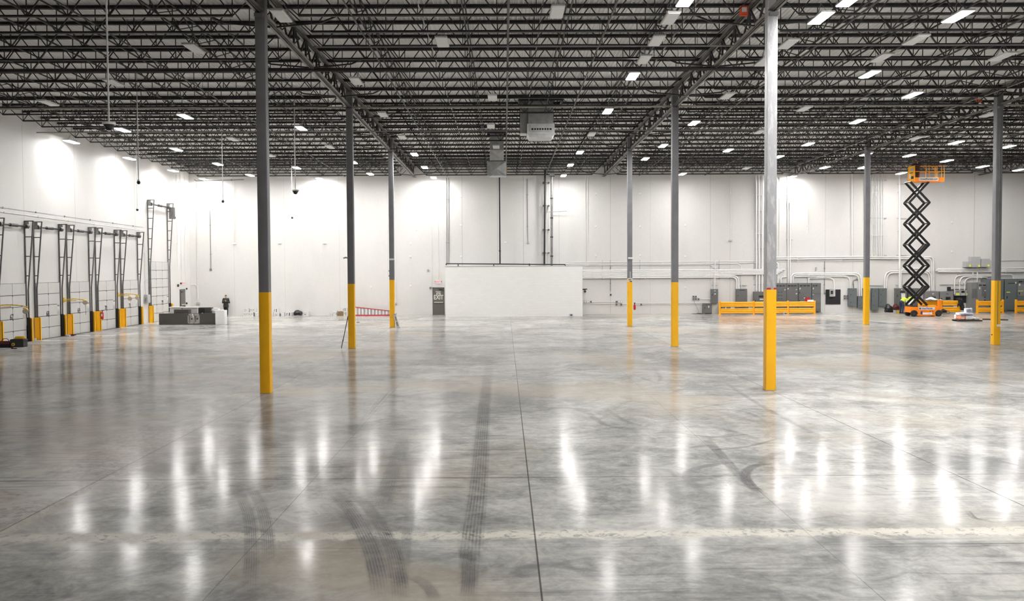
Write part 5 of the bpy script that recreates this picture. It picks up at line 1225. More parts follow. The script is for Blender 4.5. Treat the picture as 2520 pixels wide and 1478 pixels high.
def person(label, loc, rz, J, top, legs, hairlen=.0, shoe='blkc', vest=None, loose=1.0, coat=0, extra=None):
    R = Matrix.Rotation(rz, 3, 'Z'); L0 = Vector(loc)
    def w(v): return L0+R@Vector(v)
    t = thing('person', label, 'person', loc)
    b = MB(); hd = Vector(J['head']); nk = Vector(J['neck']); up = (hd-nk).normalized(); fw = Vector(J.get('look', (0, -1, -.1))).normalized(); fw = (fw-up*fw.dot(up)).normalized(); sd = fw.cross(up)
    q = lambda f, s_, u_: w(hd+fw*f+sd*s_+up*u_)
    b.capsule(q(-.012, 0, .025), q(.012, 0, .02), .088, .08, 16); b.capsule(q(.018, 0, -.04), q(.03, 0, -.075), .064, .045, 14)
    b.capsule(q(.09, 0, .005), q(.108, 0, -.022), .009, .014, 8)                      # nose
    b.capsule(q(.088, -.022, -.058), q(.088, .022, -.058), .008, .008, 8)             # mouth
    for s_ in (-1, 1):
        b.ball(q(.078, s_*.032, .01), .012, 8, 6); b.capsule(q(.0, s_*.086, .012), q(-.012, s_*.09, -.025), .014, .010, 8)
    b.capsule(w(nk-Vector((0, 0, .03))), q(-.01, 0, -.06), .058, .052)
    pel, ch = Vector(J['pelvis']), Vector(J['chest'])
    b.capsule(w(pel), w(ch), .14, .155, 16); b.capsule(w(ch), w(nk-(nk-ch)*.2), .15, .07, 14)
    C_ = MB(); T_ = MB(); S_ = []
    C_.capsule(w(pel+(ch-pel)*.1), w(ch), .165*loose, .178*loose, 16); C_.capsule(w(ch), w(nk-(nk-ch)*.25), .17, .085, 14)
    if coat:
        for s_ in (-1, 1): C_.tube([w(pel+Vector((s_*.055, 0, -coat-.06))), w(pel+Vector((s_*.05, 0, 0))), w(pel+(ch-pel)*.5)], .165, 16, .13)
    T_.capsule(w(pel-(ch-pel)*.05), w(pel+(ch-pel)*.15), .160, .155, 14)
    for s_ in 'LR':
        sh, el, wr_ = (Vector(J[k+s_]) for k in ('sh', 'el', 'wr')); hp, kn, an, to = (Vector(J[k+s_]) for k in ('hip', 'kn', 'an', 'toe'))
        b.capsule(w(ch+(nk-ch)*.35), w(sh), .10, .06); b.capsule(w(sh), w(el), .052, .042); b.capsule(w(el), w(wr_), .042, .028)
        hand(b, w(wr_), R@Vector(J.get('hd'+s_, (0, -1, .2))), R@Vector(J.get('hn'+s_, (0, 0, 1))), 1 if s_ == 'L' else -1, .55)
        b.capsule(w(hp), w(kn), .088, .058); b.capsule(w(kn), w(an), .058, .038); b.capsule(w(an), w(to), .042, .036)
        C_.capsule(w(ch+(nk-ch)*.35), w(sh), .115, .078); C_.capsule(w(sh), w(el), .072*loose, .060*loose); C_.capsule(w(el), w(el+(wr_-el)*.92), .060*loose, .046)
        T_.capsule(w(hp), w(kn), .108, .078); T_.capsule(w(kn), w(an+(kn-an)*.08), .078, .062)
        sb = MB(); dr = (to-an); dr.z = 0; dr.normalize()
        sb.capsule(w(Vector((an.x, an.y, an.z-.03))-dr*.05), w(to), .05, .042); sb.capsule(w(an), w(an-Vector((0, 0, .04))), .052, .05); S_.append(sb)
    ob = remesh(b, .0085, 3).build('body', M['skin'], t, smooth=True)
    remesh(C_, .014, 4, disp=.012, dscale=9).build('jacket' if coat else 'shirt', M[top], t, smooth=True)
    remesh(T_, .014, 4, disp=.010, dscale=9).build('trousers', M[legs], t, smooth=True)
    for sb in S_: remesh(sb, .012, 3).build('shoe', M[shoe], t, smooth=True)
    for s_ in (-1, 1): MB().ball(q(.087, s_*.032, .012), (.011, .011, .008), 8, 6).build('eye', M['hair'], t, smooth=True)
    h = MB(); h.capsule(q(-.035, 0, .055), q(.002, 0, .078), .082, .066, 14); h.capsule(q(-.045, 0, -.02), q(-.04, 0, .03), .07, .08, 12)
    remesh(h, .01, 3).build('hair', M['hair'], t, smooth=True)
    if vest:
        V_ = MB(); V_.capsule(w(pel+(ch-pel)*.3), w(ch), .182, .196, 16); V_.capsule(w(ch), w(nk-(nk-ch)*.35), .188, .10, 14)
        for s_ in 'LR': V_.capsule(w(ch+(nk-ch)*.35), w(Vector(J['sh'+s_])), .128, .09)
        remesh(V_, .016, 4).build('vest', M[vest], t, smooth=True)
    if extra: extra(t, w)
    return t
STAND = dict(pelvis=(0, .02, .94), chest=(0, .02, 1.27), neck=(0, .01, 1.47), head=(.01, -.035, 1.60), look=(.1, -1, -.5),
    shL=(.18, .02, 1.41), elL=(.27, .02, 1.12), wrL=(.10, -.22, 1.22), shR=(-.18, .02, 1.41), elR=(-.26, .03, 1.12), wrR=(-.09, -.22, 1.25),
    hdL=(-.55, -.6, .45), hnL=(-.5, .2, .6), hdR=(.5, -.6, .5), hnR=(.5, .2, .6),
    hipL=(.09, .02, .90), knL=(.10, -.005, .49), anL=(.10, .03, .09), toeL=(.13, -.12, .045), hipR=(-.09, .02, .90), knR=(-.10, .0, .49), anR=(-.10, .03, .09), toeR=(-.13, -.12, .045))
def phone(t, w):
    a = w((-.0, -.305, 1.30)); MB().bar(a+Vector((0, 0, -.07)), a+Vector((0, -.04, .07)), .075, .01, (0, 1, 0)).build('phone', M['black'], t)
xp = pt(556, 775, 1, 72.35).x
person('person in a black coat standing by the back wall, looking at a phone', (xp, 72.38, 0), 0, STAND, 'coat', 'blkc', loose=1.12, coat=.12, extra=phone)
BEND = dict(pelvis=(0, .02, .93), chest=(0, -.27, 1.10), neck=(0, -.46, 1.15), head=(0, -.58, 1.17), look=(0, -.6, -1),
    shL=(.19, -.42, 1.09), elL=(.24, -.52, .85), wrL=(.17, -.62, .66), shR=(-.19, -.42, 1.09), elR=(-.24, -.54, .86), wrR=(-.15, -.66, .68), hdL=(0, -.3, -1), hnL=(-1, 0, 0), hdR=(0, -.3, -1), hnR=(1, 0, 0),
    hipL=(.09, .02, .90), knL=(.11, .0, .49), anL=(.11, .04, .09), toeL=(.12, -.12, .045), hipR=(-.09, .02, .90), knR=(-.11, .0, .49), anR=(-.11, .04, .09), toeR=(-.12, -.12, .045))
xw = pt(2218.5, 768, 1, 71.35).x
person('bending worker in a lime vest and navy trousers left of the scissor lift', (xw, 71.3, 0), math.radians(118), BEND, 'lime', 'jean', vest='lime')
STOOP = dict(STAND); STOOP.update(pelvis=(0, .10, .88), chest=(0, -.05, 1.13), neck=(0, -.17, 1.26), head=(.02, -.25, 1.36), look=(.1, -.6, -.9), shL=(.18, -.12, 1.22), elL=(.30, -.2, .98), wrL=(.3, -.42, 1.02), shR=(-.18, -.12, 1.22), elR=(-.3, -.2, .98), wrR=(-.3, -.42, 1.04), hdL=(0, -1, 0), hnL=(-1, 0, 0), hdR=(0, -1, 0), hnR=(1, 0, 0),
    hipL=(.09, .1, .86), knL=(.1, -.02, .47), hipR=(-.09, .1, .86), knR=(-.1, -.02, .47))
xs_ = pt(2243.5, 740, 1, 71.6).x
def sheet(t, w): pass
person('stooping worker behind the scissor lift reading a white sheet', (xs_, 71.75, 0), 0, STOOP, 'lime', 'jean', vest='lime')
a, b = pt(2230, 736.5, 1, 71.15), pt(2249, 748.5, 1, 71.15)
vs = []; fs = []; nx = 10
for j_ in range(5):
    for i in range(nx+1):
        f = i/nx; vs.append((a.x+(b.x-a.x)*f, 71.17+.03*math.sin(f*7)+.02*j_, b.z+(a.z-b.z)*j_/4-.05*math.sin(f*PI)*(j_ == 4)))
for j_ in range(4):
    for i in range(nx): fs.append((j_*(nx+1)+i, j_*(nx+1)+i+1, (j_+1)*(nx+1)+i+1, (j_+1)*(nx+1)+i))
mb = MB().add(vs, fs); n_ = len(vs); mb.add([Vector(v)+Vector((0, .004, 0)) for v in vs], [tuple(reversed(f)) for f in fs])
tag(mb.build('drawing_sheet', M['film'], smooth=True), 'large white sheet held by the stooping worker', 'paper')
a, b = pt(2219, 722, 1, WY-.45), pt(2228.5, 733, 1, WY-.45)
t = thing('notice_sheet', 'white sheet hanging on the grey panel above the bending worker', 'paper', (a.x, WY-.4, b.z)); MB().box((a.x, WY-.4, b.z), (b.x, WY-.385, a.z)).build('paper_sheet', M['film'], t)
MB().box((a.x+.05, WY-.405, a.z-.1), (b.x-.05, WY-.4, a.z-.05)).build('clip', M['galvl'], t)
RISE = dict(STAND); RISE.update(shL=(.18, .02, 1.41), elL=(.3, -.1, 1.2), wrL=(.34, -.3, 1.32), elR=(-.28, -.08, 1.2), wrR=(-.25, -.3, 1.3), hdL=(0, -.6, .8), hdR=(0, -.6, .8), hnL=(-1, 0, 0), hnR=(1, 0, 0), chest=(0, -.05, 1.24), neck=(0, -.1, 1.42), head=(0, -.15, 1.53), look=(0, -1, .05))
person('worker in brown workwear standing in the raised scissor lift platform', (lx(2267.5, 430), YL+.66, pz0+.07), math.radians(-70), RISE, 'brown', 'brown', loose=1.1)
# ------------------------------------------------------------------ things around the lift
def lump(name, label, cat, u0, v0, u1, v1, y, m, depth=.45, seed=0, group=None, zb=None):
    a, b = pt(u0, v0, 1, y), pt(u1, v1, 1, y); z0 = max(0, b.z) if zb is None else zb
    w_ = (b.x-a.x)/2; h = a.z-z0; cx_ = (a.x+b.x)/2
    o = MB(); o.ball((cx_, y+depth/2, z0+h*.42), (w_*.98, depth/2, h*.42)); o.ball((cx_-w_*.15, y+depth/2, z0+h*.62), (w_*.62, depth*.4, h*.38)); o.box((cx_-w_*.8, y+depth*.1, z0), (cx_+w_*.8, y+depth*.9, z0+h*.3))
    r_ = remesh(o, .022, 3, disp=.03, dscale=4+seed)
    mn = min(v.z for v in r_.v)
    for v in r_.v: v.z += z0-mn
    return r_, cx_, z0, h, w_
def bagthing(name, label, cat, u0, v0, u1, v1, y, m, depth=.5, seed=0, tie=True, zb=None, part='sack'):
    r_, cx_, z0, h, w_ = lump(name, label, cat, u0, v0, u1, v1, y, m, depth, seed, zb=zb)
    t = thing(name, label, cat, (cx_, y+depth/2, z0)); r_.build(part, M[m], t, smooth=True)
    if tie:
        top = max(r_.v, key=lambda v: v.z); MB().tube([(top.x, top.y, top.z-.03), (top.x+.02, top.y, top.z+.05), (top.x+.07, top.y, top.z+.08)], .022, 7, .04).build('tied_neck', M[m], t, smooth=50)
    return t
bagthing('bin_bag', 'black bin bag among the white cartons by the left back wall', 'bin bag', 719, 763, 743.5, 776, 72.0, 'bag', .6, 1, False)
bagthing('bin_bag', 'black sack left of the bending worker', 'bin bag', 2181, 747.5, 2201, 769, 71.0, 'bag', .6, 2, False)
bagthing('tool_bag', 'dark red and black bag between the black sack and the bending worker', 'tool bag', 2199, 748, 2216, 763, 71.5, 'maroon', .4, 3, False)
for u0, v0, u1, v1, m_, lab in ((2202.5, 758, 2207, 768.5, 'boxg', 'grey can in front of the dark red bag by the bending worker'), (2207.5, 757.5, 2212.5, 768.5, 'yel2', 'yellow bottle in front of the dark red bag by the bending worker')):
    a, b = pt(u0, v0, 1, 71.1), pt(u1, v1, 1, 71.1); r_ = (b.x-a.x)/2; h = a.z-b.z
    t = thing('bottle' if 'bottle' in lab else 'paint_can', lab, 'bottle' if 'bottle' in lab else 'can', (a.x+r_, 71.1, 0))
    MB().tube([(a.x+r_, 71.1, 0), (a.x+r_, 71.1, h*.8)], r_, 16).build('container', M[m_], t, smooth=40); MB().tube([(a.x+r_, 71.1, h*.8), (a.x+r_, 71.1, h)], r_*.45, 12).build('cap', M['ink'], t, smooth=40)
# jacket on the rail end
a, b = pt(2353, 733, 1, 70.8), pt(2372.5, 762, 1, 70.8)
o = MB(); cx_ = pt(2363, 745, 1, 70.8).x
o.capsule((cx_-.12, 70.95, 1.12), (cx_+.06, 70.95, 1.12), .13, .14); o.capsule((cx_-.1, 70.76, 1.05), (cx_-.02, 70.74, .7), .12, .12); o.capsule((cx_+.08, 70.78, 1.02), (cx_+.16, 70.76, .38), .13, .15); o.capsule((cx_+.02, 71.1, 1.0), (cx_+.08, 71.12, .55), .13, .14); o.capsule((cx_-.12, 70.74, .8), (cx_-.2, 70.74, .68), .08, .07)
tag(remesh(o, .02, 3, disp=.04, dscale=7).build('jacket', M['blkc'], smooth=True), 'black jacket draped over the right end of the rail behind the lift', 'jacket')
t = bagthing('tool_bag', 'black tool bag on the floor right behind the scissor lift wheels', 'tool bag', 2318, 760.5, 2333, 769.5, 69.8, 'blkc', .4, 5, False)
a = pt(2331, 767, 1, 69.75); MB().tube(fillet([(a.x-.1, 69.72, .3), (a.x+.18, 69.7, .2), (a.x+.14, 69.7, .03), (a.x-.1, 69.72, .04)], .06), .016, 6).build('strap', M['blueink'], t)
# plastic sheet on the rail behind the lift
a, b = pt(2276, 729.5, 1, 70.75), pt(2318, 738, 1, 70.75); vs = []; fs = []; nx, ny = 18, 6
for j_ in range(ny+1):
    for i in range(nx+1):
        f = i/nx; g_ = j_/ny; hump = .27*math.exp(-((f-.33)/.22)**2)*math.sin(PI*min(1, g_*1.1+.05))
        vs.append((a.x+(b.x-a.x)*f, 70.45+.55*g_, 1.10+hump+.03*math.sin(f*11+g_*3)))
for j_ in range(ny):
    for i in range(nx): fs.append((j_*(nx+1)+i, j_*(nx+1)+i+1, (j_+1)*(nx+1)+i+1, (j_+1)*(nx+1)+i))
mb = MB().add(vs, fs); mb.add([Vector(v)-Vector((0, 0, .006)) for v in vs], [tuple(reversed(f)) for f in fs])
t = thing('plastic_sheet', 'crumpled white sheet laid over the rail behind the scissor lift', 'sheet', ((a.x+b.x)/2, 70.7, 1.09))
mb.build('sheet', M['film'], t, smooth=True)
k = a.x+(b.x-a.x)*.33; MB().add([(k-.16, 70.55, 1.20), (k+.16, 70.55, 1.20), (k+.02, 70.66, 1.31), (k-.16, 70.54, 1.205), (k+.16, 70.54, 1.205), (k+.02, 70.65, 1.315)], [(0, 1, 2), (3, 5, 4), (0, 3, 4, 1), (1, 4, 5, 2), (2, 5, 3, 0)]).build('printed_mark', M['inkg'], t)
# skid of wrapped goods
YS_ = 60.4
def sx_(u, v=785): return pt(u, v, 1, YS_).x
def sz_(v): return max(0, pt(2390, v, 1, YS_).z)
t = thing('skid', 'flat dark wooden skid under the white wrapped bundles', 'skid', (sx_(2387), YS_+.3, 0))
MB().box((sx_(2357), YS_, 0), (sx_(2418), YS_+.1, .09)).build('front_board', M['wood'], t)
MB().box((sx_(2360), YS_+.85, 0), (sx_(2416), YS_+.95, .09)).build('rear_board', M['wood'], t)
MB().box((sx_(2359), YS_+.05, .09), (sx_(2416), YS_+.95, .11)).build('deck_sheet', M['woodg'], t)
def bundle(u0, u1, za, zb, y0, d, m, label, name='wrapped_bundle', cat='bundle', extra=None):
    a, b = sx_(u0), sx_(u1); o = MB().rbox((a, y0, za), (b, y0+d, zb), .05, 1)
    r_ = remesh(o, .025, 3, disp=.035, dscale=7); mn = min(v.z for v in r_.v)
    for v in r_.v: v.z += za-mn
    t = thing(name, label, cat, ((a+b)/2, y0+d/2, za)); r_.build('wrapping', M[m], t, smooth=True)
    if extra: extra(t, a, b, y0, za, zb)
    return t
def stripes(t, a, b, y0, za, zb):
    for f in (.2, .55): MB().box((a+(b-a)*.1, y0-.04, za+(zb-za)*f), (b-(b-a)*.1, y0-.02, za+(zb-za)*(f+.12))).build('printed_stripe', M['blueink'], t)
    MB().box((a+(b-a)*.32, y0-.045, za+(zb-za)*.5), (a+(b-a)*.62, y0-.03, za+(zb-za)*.8)).build('printed_logo', M['inkg'], t)
def plain(t, a, b, y0, za, zb): MB().box((a+.1, y0-.035, za+.06), (a+.3, y0-.02, za+.16)).build('label_sticker', M['card'], t)
bundle(2363, 2378, .11, .36, YS_+.08, .5, 'salmon', 'salmon wrapped bundle on the skid, left front corner', extra=plain)
bundle(2378.5, 2398, .11, .36, YS_+.1, .5, 'film', 'white wrapped bundle on the skid beside the salmon one', extra=plain)
bundle(2362, 2398, .365, .56, YS_+.12, .5, 'film', 'blue striped white bundle lying on top of the skid load', extra=stripes)
bundle(2399, 2414, .11, .24, YS_+.12, .6, 'film', 'flat pale bundle at the right end of the skid', extra=plain)
bundle(2381, 2397, .565, .86, YS_+.2, .35, 'film', 'upright crumpled white bundle topping the skid load', extra=stripes)
bundle(2364, 2396, .11, .40, YS_+.62, .3, 'film', 'rear white wrapped bundle half hidden on the skid', extra=plain)
a = pt(2418, 785, 2, .03); 
t = thing('timber', 'dark timber on the floor passing behind the far right outlet column', 'timber', (pt(2449, 786, 1, 61.6).x, 61.6, 0))
MB().bar((pt(2418, 784, 1, 62.2).x, 62.2, .045), (pt(2481, 788, 1, 61.2).x, 61.2, .045), .1, .09).build('plank', M['wood'], t)
MB().bar((pt(2425, 784, 1, 62.3).x, 62.3, .02), (pt(2475, 788, 1, 61.45).x, 61.45, .02), .1, .04).build('under_batten', M['woodg'], t)
# ------------------------------------------------------------------ cartons along the back wall
YB = WY-.46
def carton(u0, v0, u1, v1, label, marks, m='card', zb=None):
    a, b = pt(u0, v0, 1, YB), pt(u1, v1, 1, YB); z0 = 0 if zb is None else zb; h = a.z-b.z
    t = thing('carton', label, 'carton', ((a.x+b.x)/2, YB+.2, z0), 'cartons along the back wall')
    MB().box((a.x, YB, z0), (b.x, YB+.4, z0+h)).build('carton_body', M[m], t)
    w_ = b.x-a.x
    for fx, fz, fw, fh, mm in marks: MB().box((a.x+fx*w_, YB-.004, z0+fz*h), (a.x+(fx+fw)*w_, YB, z0+(fz+fh)*h)).build('print', M[mm], t)
    MB().box((a.x, YB+.18, z0+h), (b.x, YB+.22, z0+h+.003)).build('tape', M['boxg'], t)
    return z0+h
pr1 = [(.1, .5, .3, .18, 'inkg'), (.55, .5, .3, .18, 'inkg'), (.2, .2, .5, .08, 'boxg')]
pr2 = [(.06, .1, .1, .8, 'inkg'), (.3, .55, .3, .12, 'inkg'), (.4, .3, .3, .1, 'boxg')]
pr3 = [(.15, .15, .1, .5, 'inkg'), (.25, .5, .1, .4, 'inkg'), (.6, .1, .14, .8, 'ink')]
pr4 = [(.3, .3, .3, .1, 'ink'), (.15, .65, .6, .08, 'boxg')]
h1 = carton(599, 766, 609.5, 775.7, 'white carton in the left floor row, first from the kitchen pieces', pr1)
carton(610, 766, 623.5, 775.7, 'white carton in the left floor row, second from the kitchen pieces', pr1)
carton(626.5, 766, 635, 775.7, 'white carton in the left floor row, next to the nearest left column', pr2)
carton(602, 756, 611.5, 765.7, 'white carton stacked on the first floor carton by the kitchen pieces', pr2, zb=h1)
carton(615.5, 756, 627, 765.7, 'white carton stacked on the second floor carton by the kitchen pieces', pr1[::-1], zb=h1)
h2 = carton(673, 766.5, 687.5, 775.7, 'white carton right of the nearest left column carrying a smaller one', pr4)
carton(665, 767, 672, 775.7, 'narrow white carton touching the nearest left column on the right', pr2)
carton(672.5, 756.5, 684, 766, 'white carton with chevron print on top of another, right of the nearest left column', pr3, zb=h2)
carton(689, 766.8, 699.5, 775.7, 'white carton between the chevron stack and the bin bag, left one', [(.0, .0, .12, .8, 'ink')]+pr3[:1])
carton(702, 766.5, 717.5, 775.7, 'white carton with chevron print touching the black bin bag', pr3)
carton(744, 765, 759.5, 775.5, 'lone white carton right of the black bin bag', pr4)
carton(812, 768, 818, 775.3, 'tiny white carton left of the brown one', pr2)
carton(819, 763, 829, 775.3, 'white carton immediately left of the brown one', [(.8, .2, .12, .5, 'ink'), (.2, .5, .3, .2, 'boxg')])
carton(832, 764.5, 844, 775.3, 'brown carton on the floor left of the bar-leaning column', [(.3, .4, .4, .04, 'wood')], 'kraft')
h3 = carton(845, 765, 854, 775.3, 'white carton between the brown carton and the bar-leaning column', pr3)
carton(842.5, 755.5, 852.5, 765, 'white carton stacked highest beside the bar-leaning column', pr3, zb=h3)
# red step ladder lying on its side
YD = WY-.55
t = thing('step_ladder', 'red fiberglass step ladder lying on its side by the back wall', 'ladder', (pt(915, 775, 1, YD).x, YD, 0))
xa_, xb_ = pt(872.5, 775, 1, YD).x, pt(966, 775, 1, YD).x; h0, h1_ = .70, .36
MB().bar((xa_, YD, .045), (xb_, YD, .045), .10, .09).build('side_rail', M['fred'], t)
MB().bar((xa_, YD, h0), (xb_, YD, h1_), .10, .05).build('side_rail', M['fred'], t)
MB().bar((xa_, YD+.24, .04), (xb_-.1, YD+.12, .04), .05, .06).build('rear_rail', M['fred'], t)
MB().bar((xa_, YD+.24, h0), (xb_-.1, YD+.12, h1_), .05, .06).build('rear_rail', M['fred'], t)
for k in range(11):
    x_ = xa_+.12+k*(xb_-xa_-.2)/10.4; f = (x_-xa_)/(xb_-xa_); zt_2 = h0+(h1_-h0)*f
    MB().bar((x_, YD-.02, .06), (x_, YD-.02, zt_2), .09, .03, (0, 1, 0)).build('step', M['film'], t)
    MB().bar((x_+.14, YD+.03, .08), (x_+.14, YD+.03, zt_2-.03), .19, .02, (0, 1, 0)).build('grey_plate', M['alu'], t)  # grey plate set back in the gap beside each step
MB().box((xb_-.02, YD-.06, .0), (xb_+.12, YD+.16, h1_)).build('top_cap', M['fred'], t)
MB().box((xa_-.08, YD-.05, .45), (xa_, YD+.05, .75)).build('foot_shoe', M['yel2'], t)
MB().box((xa_-.08, YD-.05, 0), (xa_, YD+.05, .1)).build('foot_shoe', M['black'], t)
# bar leaning on the second left column, carton on the third
b0 = fl(834, 860); x_ = CX[0]-COLW-.02; zt2 = pt(855, 778, 1, CY[1]).z
t = thing('pry_bar', 'thin dark bar leaning on the second column of the left row', 'bar', (b0.x, b0.y, 0))
b0 = Vector((b0.x, CY[1]-.05, .015))
MB().tube([b0, (x_, CY[1]-.02, zt2)], .019, 8).build('bar_rod', M['trackg'], t, smooth=50)
d = (Vector((x_, CY[1]-.02, zt2))-b0); MB().tube([b0+d*.22, b0+d*.26], .03, 8).build('collar', M['steel'], t); MB().tube([b0+d*.9, b0+d], .027, 8).build('grip', M['black'], t)
x0_, y_ = CX[0]+COLW+.02, CY[2]-.05
t = thing('carton', 'long white carton leaning on the third column of the left row', 'carton', (x0_+.25, y_, 0), 'loose cartons')
th = math.radians(14); ax_ = Vector((-math.sin(th), 0, math.cos(th))); nx_ = Vector((math.cos(th), 0, math.sin(th))); o_ = Vector((x0_+.22, y_, .0))
MB().bar(o_, o_+ax_*.90, .19, .42, (0, 1, 0)).build('carton_body', M['card'], t)
for f0, f1 in ((.12, .42), (.5, .82)): MB().bar(o_+ax_*.9*f0-Vector((0, .212, 0)), o_+ax_*.9*f1-Vector((0, .212, 0)), .075, .006, (0, 1, 0)).build('print', M['inkg'], t)
MB().bar(o_+ax_*.82, o_+ax_*.905, .2, .43, (0, 1, 0)).build('end_flap', M['boxg'], t)
a = fl(881.5, 793); tag(MB().rbox((a.x-.12, a.y-.06, 0), (a.x+.1, a.y+.08, .04), .03).build('rag', M['ink']), 'small dark rag on the floor between the two far left columns', 'rag')
# ------------------------------------------------------------------ roof-hung cameras
def hung_camera(u, v, z, dome, label, pole_m='white'):
    p = pt(u, v, 2, z); zt_ = DECK+zo(p.y)-.9
    t = thing('hanging_camera', label, 'camera', (p.x, p.y, z-.15))
    MB().tube([(p.x, p.y, z), (p.x, p.y, zt_+.85)], .024 if dome else .02, 10).build('drop_pole', M[pole_m], t, smooth=50)
    if dome:
        MB().tube([(p.x, p.y, z+.02), (p.x, p.y, z-.04)], .17, 24).build('mount_disc', M['white'], t, smooth=40)
        MB().tube([(p.x, p.y, z-.04), (p.x, p.y, z-.10)], .135, 20, .12).build('lens_ring', M['steel'], t, smooth=40)
        MB().ball((p.x, p.y, z-.11), (.10, .10, .085)).build('dome_glass', M['black'], t, smooth=True)
    else:
        MB().tube([(p.x, p.y, z+.02), (p.x, p.y, z-.06)], .05, 12).build('mount_cap', M['white'], t, smooth=40)
        MB().ball((p.x, p.y, z-.1), (.075, .075, .08)).build('dome_glass', M['black'], t, smooth=True)
hung_camera(268, 303, 7.6, True, 'nearest dome camera on a long white pole at upper left')
hung_camera(341, 443, 7.6, False, 'small camera on a pole above the dock doors, second from the left', 'galvl')
hung_camera(338, 512, 7.6, False, 'small camera on a pole low in front of the left wall', 'galvl')
hung_camera(548.5, 491, 7.6, False, 'small camera on a pole left of the nearest left column', 'galvl')
hung_camera(727, 468, 7.6, True, 'wide dome camera on a pole between the two nearer left columns', 'galvl')
hung_camera(719, 532, 7.6, False, 'small camera hung lowest beside the wide dome camera')
# ------------------------------------------------------------------ duct drops
def at_y(u, v, y): return pt(u, v, 1, y)
y0 = 44.75
t = thing('air_handler', 'large grey air handler drop with a louvred face under the roof', 'air handler', (at_y(1330, 300, y0).x, y0+.7, at_y(1330, 333, y0).z))
a, b = at_y(1300, 242, y0), at_y(1362, 330, y0)
MB().box((a.x, y0, b.z+.3), (b.x, y0+1.3, 12.16)).build('drop_duct', M['galv'], t)
a2, b2 = at_y(1297, 304, y0-.06), at_y(1365, 330, y0-.06)
MB().box((a2.x, y0-.06, b2.z), (b2.x, y0+1.36, a2.z)).build('louvre_head', M['galvl'], t)
MB().prism([(a2.x+.02, b2.z), (b2.x-.02, b2.z), (b2.x-.12, b2.z-.14), (a2.x+.12, b2.z-.14)], 1, y0-.04, y0+1.3).build('bottom_pan', M['galvl'], t)
a3, b3 = at_y(1305, 309, y0-.1), at_y(1360, 322, y0-.1)
fr = MB()
for q_ in (((a3.x, a3.z-.05), (b3.x, a3.z)), ((a3.x, b3.z), (b3.x, b3.z+.05)), ((a3.x, b3.z+.05), (a3.x+.05, a3.z-.05)), ((b3.x-.05, b3.z+.05), (b3.x, a3.z-.05))): fr.box((q_[0][0], y0-.1, q_[0][1]), (q_[1][0], y0-.06, q_[1][1]))
fr.build('louvre_frame', M['galvl'], t)
MB().box((a3.x+.05, y0-.07, b3.z+.05), (b3.x-.05, y0-.062, a3.z-.05)).build('louvre_recess', M['black'], t)
for k in range(1, 8):
    x_ = a3.x+.05+(b3.x-a3.x-.1)*k/8; MB().box((x_-.02, y0-.10, b3.z+.05), (x_+.02, y0-.07, a3.z-.12)).build('louvre_blade', M['galvl'], t)
MB().box((a3.x+.05, y0-.1, a3.z-.12), (b3.x-.05, y0-.068, a3.z-.05)).build('louvre_rail', M['galvl'], t)
a4, b4 = at_y(1281, 262, y0+.4), at_y(1299, 326, y0+.4)
MB().box((a4.x, y0+.4, b4.z), (b4.x, y0+1.2, 12.1)).build('return_duct', M['galv'], t); MB().box((a4.x-.02, y0+.38, b4.z-.05), (b4.x, y0+1.2, b4.z)).build('return_filter', M['galvl'], t)
a5, b5 = at_y(1276, 243, y0-.1), at_y(1386, 243, y0-.1)
for q_ in (((a5.x, y0-.25, 11.98), (b5.x, y0-.1, 12.15)), ((a5.x, y0+1.5, 11.98), (b5.x, y0+1.62, 12.15)), ((a5.x, y0-.2, 11.98), (a5.x+.12, y0+1.6, 12.15)), ((b5.x-.12, y0-.2, 11.98), (b5.x, y0+1.6, 12.15))): MB().box(*q_).build('roof_opening_frame', M['steel'], t)
for s_ in (a5.x+.06, b5.x-.06): MB().tube([(s_, y0+.1, 12.0), (s_, y0+.1, b2.z+.2)], .02, 6).build('hanger_rod', M['steel'], t)
y1_ = 55.0
t = thing('duct_diffuser', 'grey square duct with cross-creased diffuser hanging above the block room', 'duct', (at_y(1222, 400, y1_).x, y1_+.5, at_y(1222, 436, y1_).z))
a, b = at_y(1205, 330, y1_), at_y(1240, 394, y1_)
MB().box((a.x, y1_, b.z+.62), (b.x, y1_+.9, 12.12)).build('drop_duct', M['galv'], t)
def creased(x0_, x1_, z0_, z1_, y, d, out):
    """sheet-metal panel with an X crease"""
    c_ = ((x0_+x1_)/2, y-out, (z0_+z1_)/2)
    return MB().add([(x0_, y, z0_), (x1_, y, z0_), (x1_, y, z1_), (x0_, y, z1_), c_, (x0_, y+d, z0_), (x1_, y+d, z0_), (x1_, y+d, z1_), (x0_, y+d, z1_)], [(0, 1, 4), (1, 2, 4), (2, 3, 4), (3, 0, 4), (5, 8, 7, 6), (0, 5, 6, 1), (1, 6, 7, 2), (2, 7, 8, 3), (3, 8, 5, 0)])
creased(a.x, b.x, at_y(1222, 394.5, y1_).z, at_y(1222, 369, y1_).z, y1_-.01, .9, .05).build('creased_section', M['galvl'], t)
a6, b6 = at_y(1198.5, 397, y1_-.15), at_y(1246, 434, y1_-.15)
creased(a6.x, b6.x, b6.z+.06, a6.z, y1_-.15, 1.15, .16).build('diffuser_box', M['galv'], t)
for s_ in (0, 1):      # flared lips curling down to both corners
    xm = (a6.x+b6.x)/2; ps = []
    for k in range(9):
        f = k/8; xx = xm+(1 if s_ else -1)*f*(b6.x-a6.x)/2; ps.append((xx, b6.z+.30*(1-f)**2*(1 if f < .98 else 1)-.06*f))
    poly = ps+[(q_[0], q_[1]+.03) for q_ in ps[::-1]]
    MB().prism(poly, 1, y1_-.22, y1_-.1).build('outlet_lip', M['galvl'], t)
